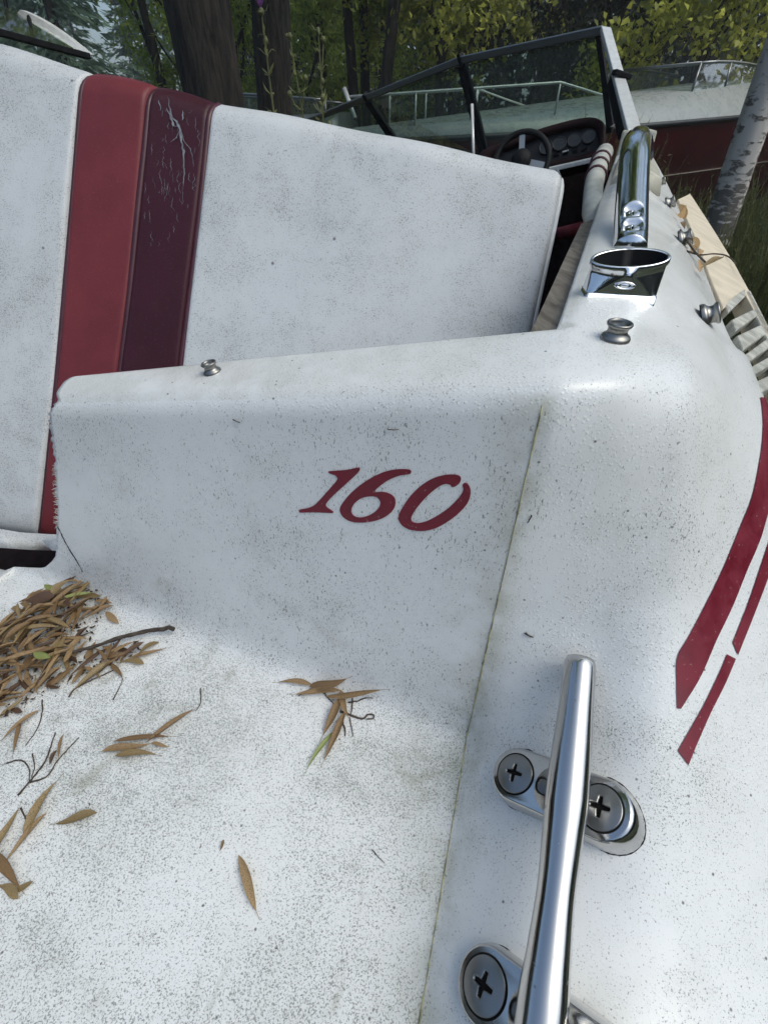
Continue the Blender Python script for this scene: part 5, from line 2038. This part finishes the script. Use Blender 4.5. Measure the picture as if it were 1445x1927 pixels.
for i, (u, ds, h, rb, lab) in enumerate(SPR):
    loc = at(u, None, ds)
    t = thing('spruce_tree', lab, 'spruce tree', loc, 'spruces at the left')
    shift(trunk_mesh(h * .97, .13, (0, 0), .02, 12, 10, i, .1)[0], loc).build('trunk', M['bark_far'], t)
    quads('crown', spruce_crown(h, rb, 80 + i, 260 if ds < 25 else 150) + np.array(loc), M['spruce'], t)

# far woods all round, one mass
def woods():
    rg = np.random.default_rng(5)
    Q = []
    for k in range(460):
        a = rg.uniform(-math.pi, math.pi)
        deg = math.degrees(a)
        front = -60 < deg < 50
        d = rg.uniform(24, 40) if front else rg.uniform(18, 34)
        h = rg.uniform(9, 15) if front else rg.uniform(4, 8)
        if -34 < deg < -13:
            d = rg.uniform(46, 60)
            h = rg.uniform(4.0, 6.0)
            if -30 < deg < -16.5: h = 2.0
        n = 420
        c = np.stack([rg.normal(size=n) * 1.7, rg.normal(size=n) * 1.7, rg.uniform(0.0, 1, n) ** .8 * h], 1)
        c += np.array([math.sin(a) * d, math.cos(a) * d, 0])
        Q.append(leaf_quads(c, .55, .26, rg, .4))
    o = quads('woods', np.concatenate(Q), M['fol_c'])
    tag(o, 'dark wall of woods closing off the clearing', None, None, 'stuff')
woods()

# ------------------------------------------------------------------ grass, thistles
def grass():
    rg = np.random.default_rng(9)
    Q = []
    def patch(n, x0, x1, y0, y1, hmin, hmax):
        x, y = rg.uniform(x0, x1, n), rg.uniform(y0, y1, n)
        return x, y, rg.uniform(hmin, hmax, n)
    P = [patch(16000, 1.15, 4.2, .6, 4.6, .10, .32), patch(9000, .25, 2.2, -1.2, 2.2, .08, .26), patch(12000, 2.0, 9, 3.5, 9.0, .15, .5), patch(9000, -6, 9, 5.5, 13, .2, .6), patch(5000, -9, 1, 4, 12, .2, .5)]
    x = np.concatenate([p[0] for p in P]); y = np.concatenate([p[1] for p in P]); h = np.concatenate([p[2] for p in P])
    n = len(x)
    clump = np.sin(x * 3.1) * np.sin(y * 2.7 + x) * .5 + .5
    h = h * (.6 + .7 * clump)
    a = rg.uniform(0, 2 * math.pi, n)
    d = np.stack([np.cos(a), np.sin(a), np.zeros(n)], 1)
    w = rg.uniform(.0025, .0055, n)[:, None] * (1 + (y[:, None] > 4) * .8)
    s = np.stack([-np.sin(a), np.cos(a), np.zeros(n)], 1) * w
    b = np.stack([x, y, np.zeros(n)], 1)
    bend = rg.uniform(.1, .6, n)[:, None] * h[:, None]
    m = b + np.array([0, 0, 1]) * h[:, None] * .6 + d * bend * .35
    t = b + np.array([0, 0, 1]) * h[:, None] * (1 - .25 * bend / h[:, None]) + d * bend
    q1 = np.stack([b - s, b + s, m + s * .8, m - s * .8], 1)
    q2 = np.stack([m - s * .8, m + s * .8, t + s * .1, t - s * .1], 1)
    o = quads('grass', np.concatenate([q1, q2]), M['grass'])
    tag(o, 'rough green grass growing around the boats', None, None, 'stuff')
    n = 5200
    x, y = rg.uniform(2.0, 5.6, n), rg.uniform(3.3, 6.0, n)
    h = rg.uniform(.55, 1.22, n) * (.75 + .4 * np.sin(x * 2.3) * np.sin(y * 1.9))
    a = rg.uniform(0, 2 * math.pi, n)
    d = np.stack([np.cos(a), np.sin(a), np.zeros(n)], 1)
    s = np.stack([-np.sin(a), np.cos(a), np.zeros(n)], 1) * .0035
    b = np.stack([x, y, np.zeros(n)], 1)
    zz = np.array([0, 0, 1])
    m = b + zz * h[:, None] * .7 + d * h[:, None] * .08
    t = b + zz * h[:, None] + d * h[:, None] * .2
    Q = [np.stack([b - s, b + s, m + s, m - s], 1), np.stack([m - s, m + s, t + s * .4, t - s * .4], 1)]
    for k in range(7):
        f = .55 + .065 * k
        c = b + (m - b) * f / .7 if f < .7 else m + (t - m) * ((f - .7) / .3)
        e = unit(rg.normal(size=(n, 3)) + np.array([0, 0, .5]))
        l = rg.uniform(.02, .06, n)[:, None]
        sd = unit(np.cross(e, rg.normal(size=(n, 3)))) * .004
        Q.append(np.stack([c, c + e * l * .5 + sd, c + e * l, c + e * l * .5 - sd], 1))
    o = quads('tall_grass', np.concatenate(Q), M['grass_dry'])
    tag(o, 'tall seeding grass in front of the red hull', None, None, 'stuff')
grass()

def thistle(u, vtop, dist, label, flower, seed, group=None, hdrop=0.9):
    rr_ = random.Random(seed)
    d = ray(u, vtop)
    top = CAM + d * (dist / d.y)
    base = Vector((top.x + rr_.uniform(-.05, .12), top.y, 0))
    t = thing('thistle_plant', label, 'thistle', tuple(base), group)
    m = MB()
    pts = crom([base, base.lerp(top, .5) + Vector((rr_.uniform(-.03, .03), 0, 0)), top], 12)
    n = len(pts)
    m.tube(pts, [.007 - .0035 * i / n for i in range(n)], 6)
    for i in range(4, n):
        for _ in range(6):
            p = Vector(pts[i])
            a = rr_.uniform(0, 6.28)
            L = rr_.uniform(.05, .20) * (1.25 - i / n)
            e = Vector((math.cos(a), math.sin(a), rr_.uniform(.0, .8))).normalized()
            s_ = e.cross(Z).normalized() * L * .10
            q = p + e * L * .6
            m.add([p - s_ * .4, p + s_ * .4, q + s_, q - s_, p + e * L + Z * rr_.uniform(-.03, .02)], [(0, 1, 2, 3), (3, 2, 4)])
    stems = [top]
    for k in range(3):
        i = rr_.randrange(n // 2, n - 2)
        p = Vector(pts[i])
        e = p + Vector((rr_.uniform(-.09, .09), rr_.uniform(-.05, .05), rr_.uniform(.06, .2)))
        m.tube([p, p.lerp(e, .5) + Z * .01, e], .003, 5)
        stems.append(e)
    m.build('stem', M['thistle'], t, False)
    for k, e in enumerate(stems):
        e = Vector(e)
        hd = MB().loft(lathe(e, Z + Vector((rr_.uniform(-.2, .2), 0, 0)), [(.004, -.010), (.010, -.004), (.012, .005), (.009, .013), (.005, .018)], 14), True, True, True)
        for _ in range(26):
            a, b_ = rr_.uniform(0, 6.28), rr_.uniform(-.4, .8)
            dd = Vector((math.cos(a), math.sin(a), b_)).normalized()
            pp = e + dd * .010
            s_ = dd.cross(Z).normalized() * .0012
            hd.add([pp - s_, pp + s_, pp + dd * .013], [(0, 1, 2)])
        hd.build('seed_head', M['thistle'], t, False)
        if flower and k == 0:
            fl = MB()
            for _ in range(60):
                a, b_ = rr_.uniform(0, 6.28), rr_.uniform(0, .8)
                dd = Vector((math.cos(a) * b_, math.sin(a) * b_, 1)).normalized()
                s_ = dd.orthogonal().normalized() * .0015
                fl.add([e + Z * .015 - s_, e + Z * .015 + s_, e + Z * .015 + dd * .034], [(0, 1, 2)])
            fl.build('flower', M['thistle_flower'], t, False)
thistle(492, 24, 3.0, 'thistle with purple flower in front of the straight trunk', True, 1)
thistle(545, 70, 3.1, 'thistle with dry bristly head, middle of the group', False, 2)
thistle(599, 60, 3.15, 'thistle leaning right with a brown top, no purple flower', False, 3)
thistle(607, 185, 2.9, 'short sunlit thistle at the edge of the white seat', False, 4)

# ------------------------------------------------------------------ boats behind
def hull_rings(L, W, n=26, sheer=.1, bow=True):
    pass

def simple_boat(name, label, stern, fwd, L, W, zk, zr, zd, mats, seed=0, wind=None, bowrail=False):
    """lofted hull from stern point (centre line, ground level) along fwd; zk keel, zr rub rail, zd deck crown"""
    t = thing(name, label, 'boat', tuple(stern))
    f = Vector(fwd).normalized()
    s = f.cross(Z).normalized()
    st_ = Vector(stern)
    lo, up = [], []
    n = 24
    for i in range(n):
        q = i / (n - 1)
        b = W * .5 * (1 - max(0, (q - .45) / .55) ** 2.2) + .015
        zz = zr + .05 * q * q
        c = st_ + f * (L * q)
        lo.append([c + s * b + Z * zz, c + s * b * .97 + Z * (zz - .04), c + s * b * .86 + Z * (zk + .34 + .25 * q ** 3), c + Z * (zk + .55 * q ** 4),
                   c - s * b * .86 + Z * (zk + .34 + .25 * q ** 3), c - s * b * .97 + Z * (zz - .04), c - s * b + Z * zz])
        up.append([c + s * b * 1.0 + Z * (zz + .03), c + s * (b * .96) + Z * (zz + .10), c + s * b * .86 + Z * (zz + .24 * (1 - .5 * q)), c + s * b * .74 + Z * (zz + zd * (1 - .75 * q)), c + s * b * .3 + Z * (zz + zd * (1 - .72 * q) + .02),
                   c - s * b * .3 + Z * (zz + zd * (1 - .72 * q) + .02), c - s * b * .74 + Z * (zz + zd * (1 - .75 * q)), c - s * b * .86 + Z * (zz + .24 * (1 - .5 * q)), c - s * b * .96 + Z * (zz + .10), c - s * b + Z * (zz + .03)])
    MB().loft(lo, False, True, False).build('hull', mats[0], t)
    MB().loft(up, False, True, False).build('deck', mats[1], t)
    for sg in (0, 1):
        pts = [(l[0] if sg == 0 else l[6]) + Z * .015 for l in lo]
        MB().tube(pts, .026, 8).build('rub_rail', mats[2], t)
    # pale pinstripe on the hull side
    for sg in (1, -1):
        pts = []
        for l in lo:
            a, b = (l[1], l[2]) if sg == 1 else (l[5], l[4])
            pts.append(a.lerp(b, .52) + s * sg * .004)
        MB().tube(pts, .008, 5).build('pinstripe', mats[3], t)
    if wind:
        q0, q1, hh_ = wind
        k0, k1 = int(q0 * (n - 1)), int(q1 * (n - 1))
        A_ = [up[k][3] for k in range(k0, k1 + 1)]
        Bq = [up[k][6] for k in range(k0, k1 + 1)]
        m_ = len(A_)
        for P_, sg in ((A_, 1), (Bq, -1)):
            top = []
            for i, p in enumerate(P_):
                g = i / (m_ - 1)
                top.append(p - s * sg * .06 + Z * hh_ * (.25 + .75 * math.sin(math.pi * min(1, .15 + g * .85) * .5)) - f * .10 * g)
            MB().tube(top, .016, 8).build('windshield_rail', mats[4], t)
            for i in (0, m_ // 2, m_ - 1):
                MB().tube([P_[i], top[i]], .013, 6).build('windshield_post', mats[4], t)
            V = P_ + top
            mk('windshield_pane', V, [(i, i + 1, m_ + i + 1, m_ + i) for i in range(m_ - 1)], M['glass'], t, False)
        ta = A_[-1] - s * .06 + Z * hh_ - f * .1
        tb = Bq[-1] + s * .06 + Z * hh_ - f * .1
        MB().tube([ta, tb], .016, 8).build('windshield_rail', mats[4], t)
        mk('windshield_pane', [A_[-1], Bq[-1], tb, ta], [(0, 1, 2, 3)], M['glass'], t, False)
    if bowrail:
        for sg in (1, -1):
            pts = []
            for i in range(n // 2 + 1, n):
                q = i / (n - 1)
                p = up[i][2] if sg == 1 else up[i][7]
                pts.append(p + Z * (.05 + .20 * min(1, (i - n // 2 - 1) / 3)))
            MB().tube(pts, .011, 8).build('bow_rail', M['alu_bright'], t)
            for i in (n // 2 + 4, n // 2 + 7, n - 3):
                p = up[i][2] if sg == 1 else up[i][7]
                MB().tube([p, p + Z * .25], .010, 6).build('rail_post', M['alu_bright'], t)
    return t

_A, _B = Pm(1560, 206, 6.4), Pm(930, 272, 4.6)
_f = (_B - _A).normalized()
_s = _f.cross(Z).normalized()
_near = -1 if (_s.dot(CAM - _A) < 0) else 1
_st = _A - _s * _near * 0.95
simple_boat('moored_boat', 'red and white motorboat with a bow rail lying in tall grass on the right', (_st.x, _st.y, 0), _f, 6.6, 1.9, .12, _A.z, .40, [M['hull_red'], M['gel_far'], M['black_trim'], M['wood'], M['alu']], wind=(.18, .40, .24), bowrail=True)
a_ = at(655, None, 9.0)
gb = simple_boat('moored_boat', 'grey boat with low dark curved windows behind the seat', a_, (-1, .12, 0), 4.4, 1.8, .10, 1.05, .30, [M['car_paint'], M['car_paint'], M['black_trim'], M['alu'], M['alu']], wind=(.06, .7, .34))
o_ = MB().tube([Pm(648, 166, 6.0), Pm(668, 222, 6.0)], .028, 8).build('mast_post', M['alu_bright'], gb)
hz = NT('haze_air')
pv = hz.new('ShaderNodeVolumePrincipled')
pv.inputs['Color'].default_value = (0.93, 0.96, 1.0, 1)
pv.inputs['Density'].default_value = 0.0032
hz.n.remove(hz.b)
hz.link(pv.outputs[0], hz.out.inputs['Volume'])
hb = MB().box((-150, -130, -1.2), (300, 0, 0), (0, 300, 0), (0, 0, 19.5)).build('haze', hz.m, None, False)
tag(hb, 'thin pale morning haze among the far trees', None, None, 'stuff')
print('faces', sum(len(o.data.polygons) for o in bpy.data.objects if o.type == 'MESH'))
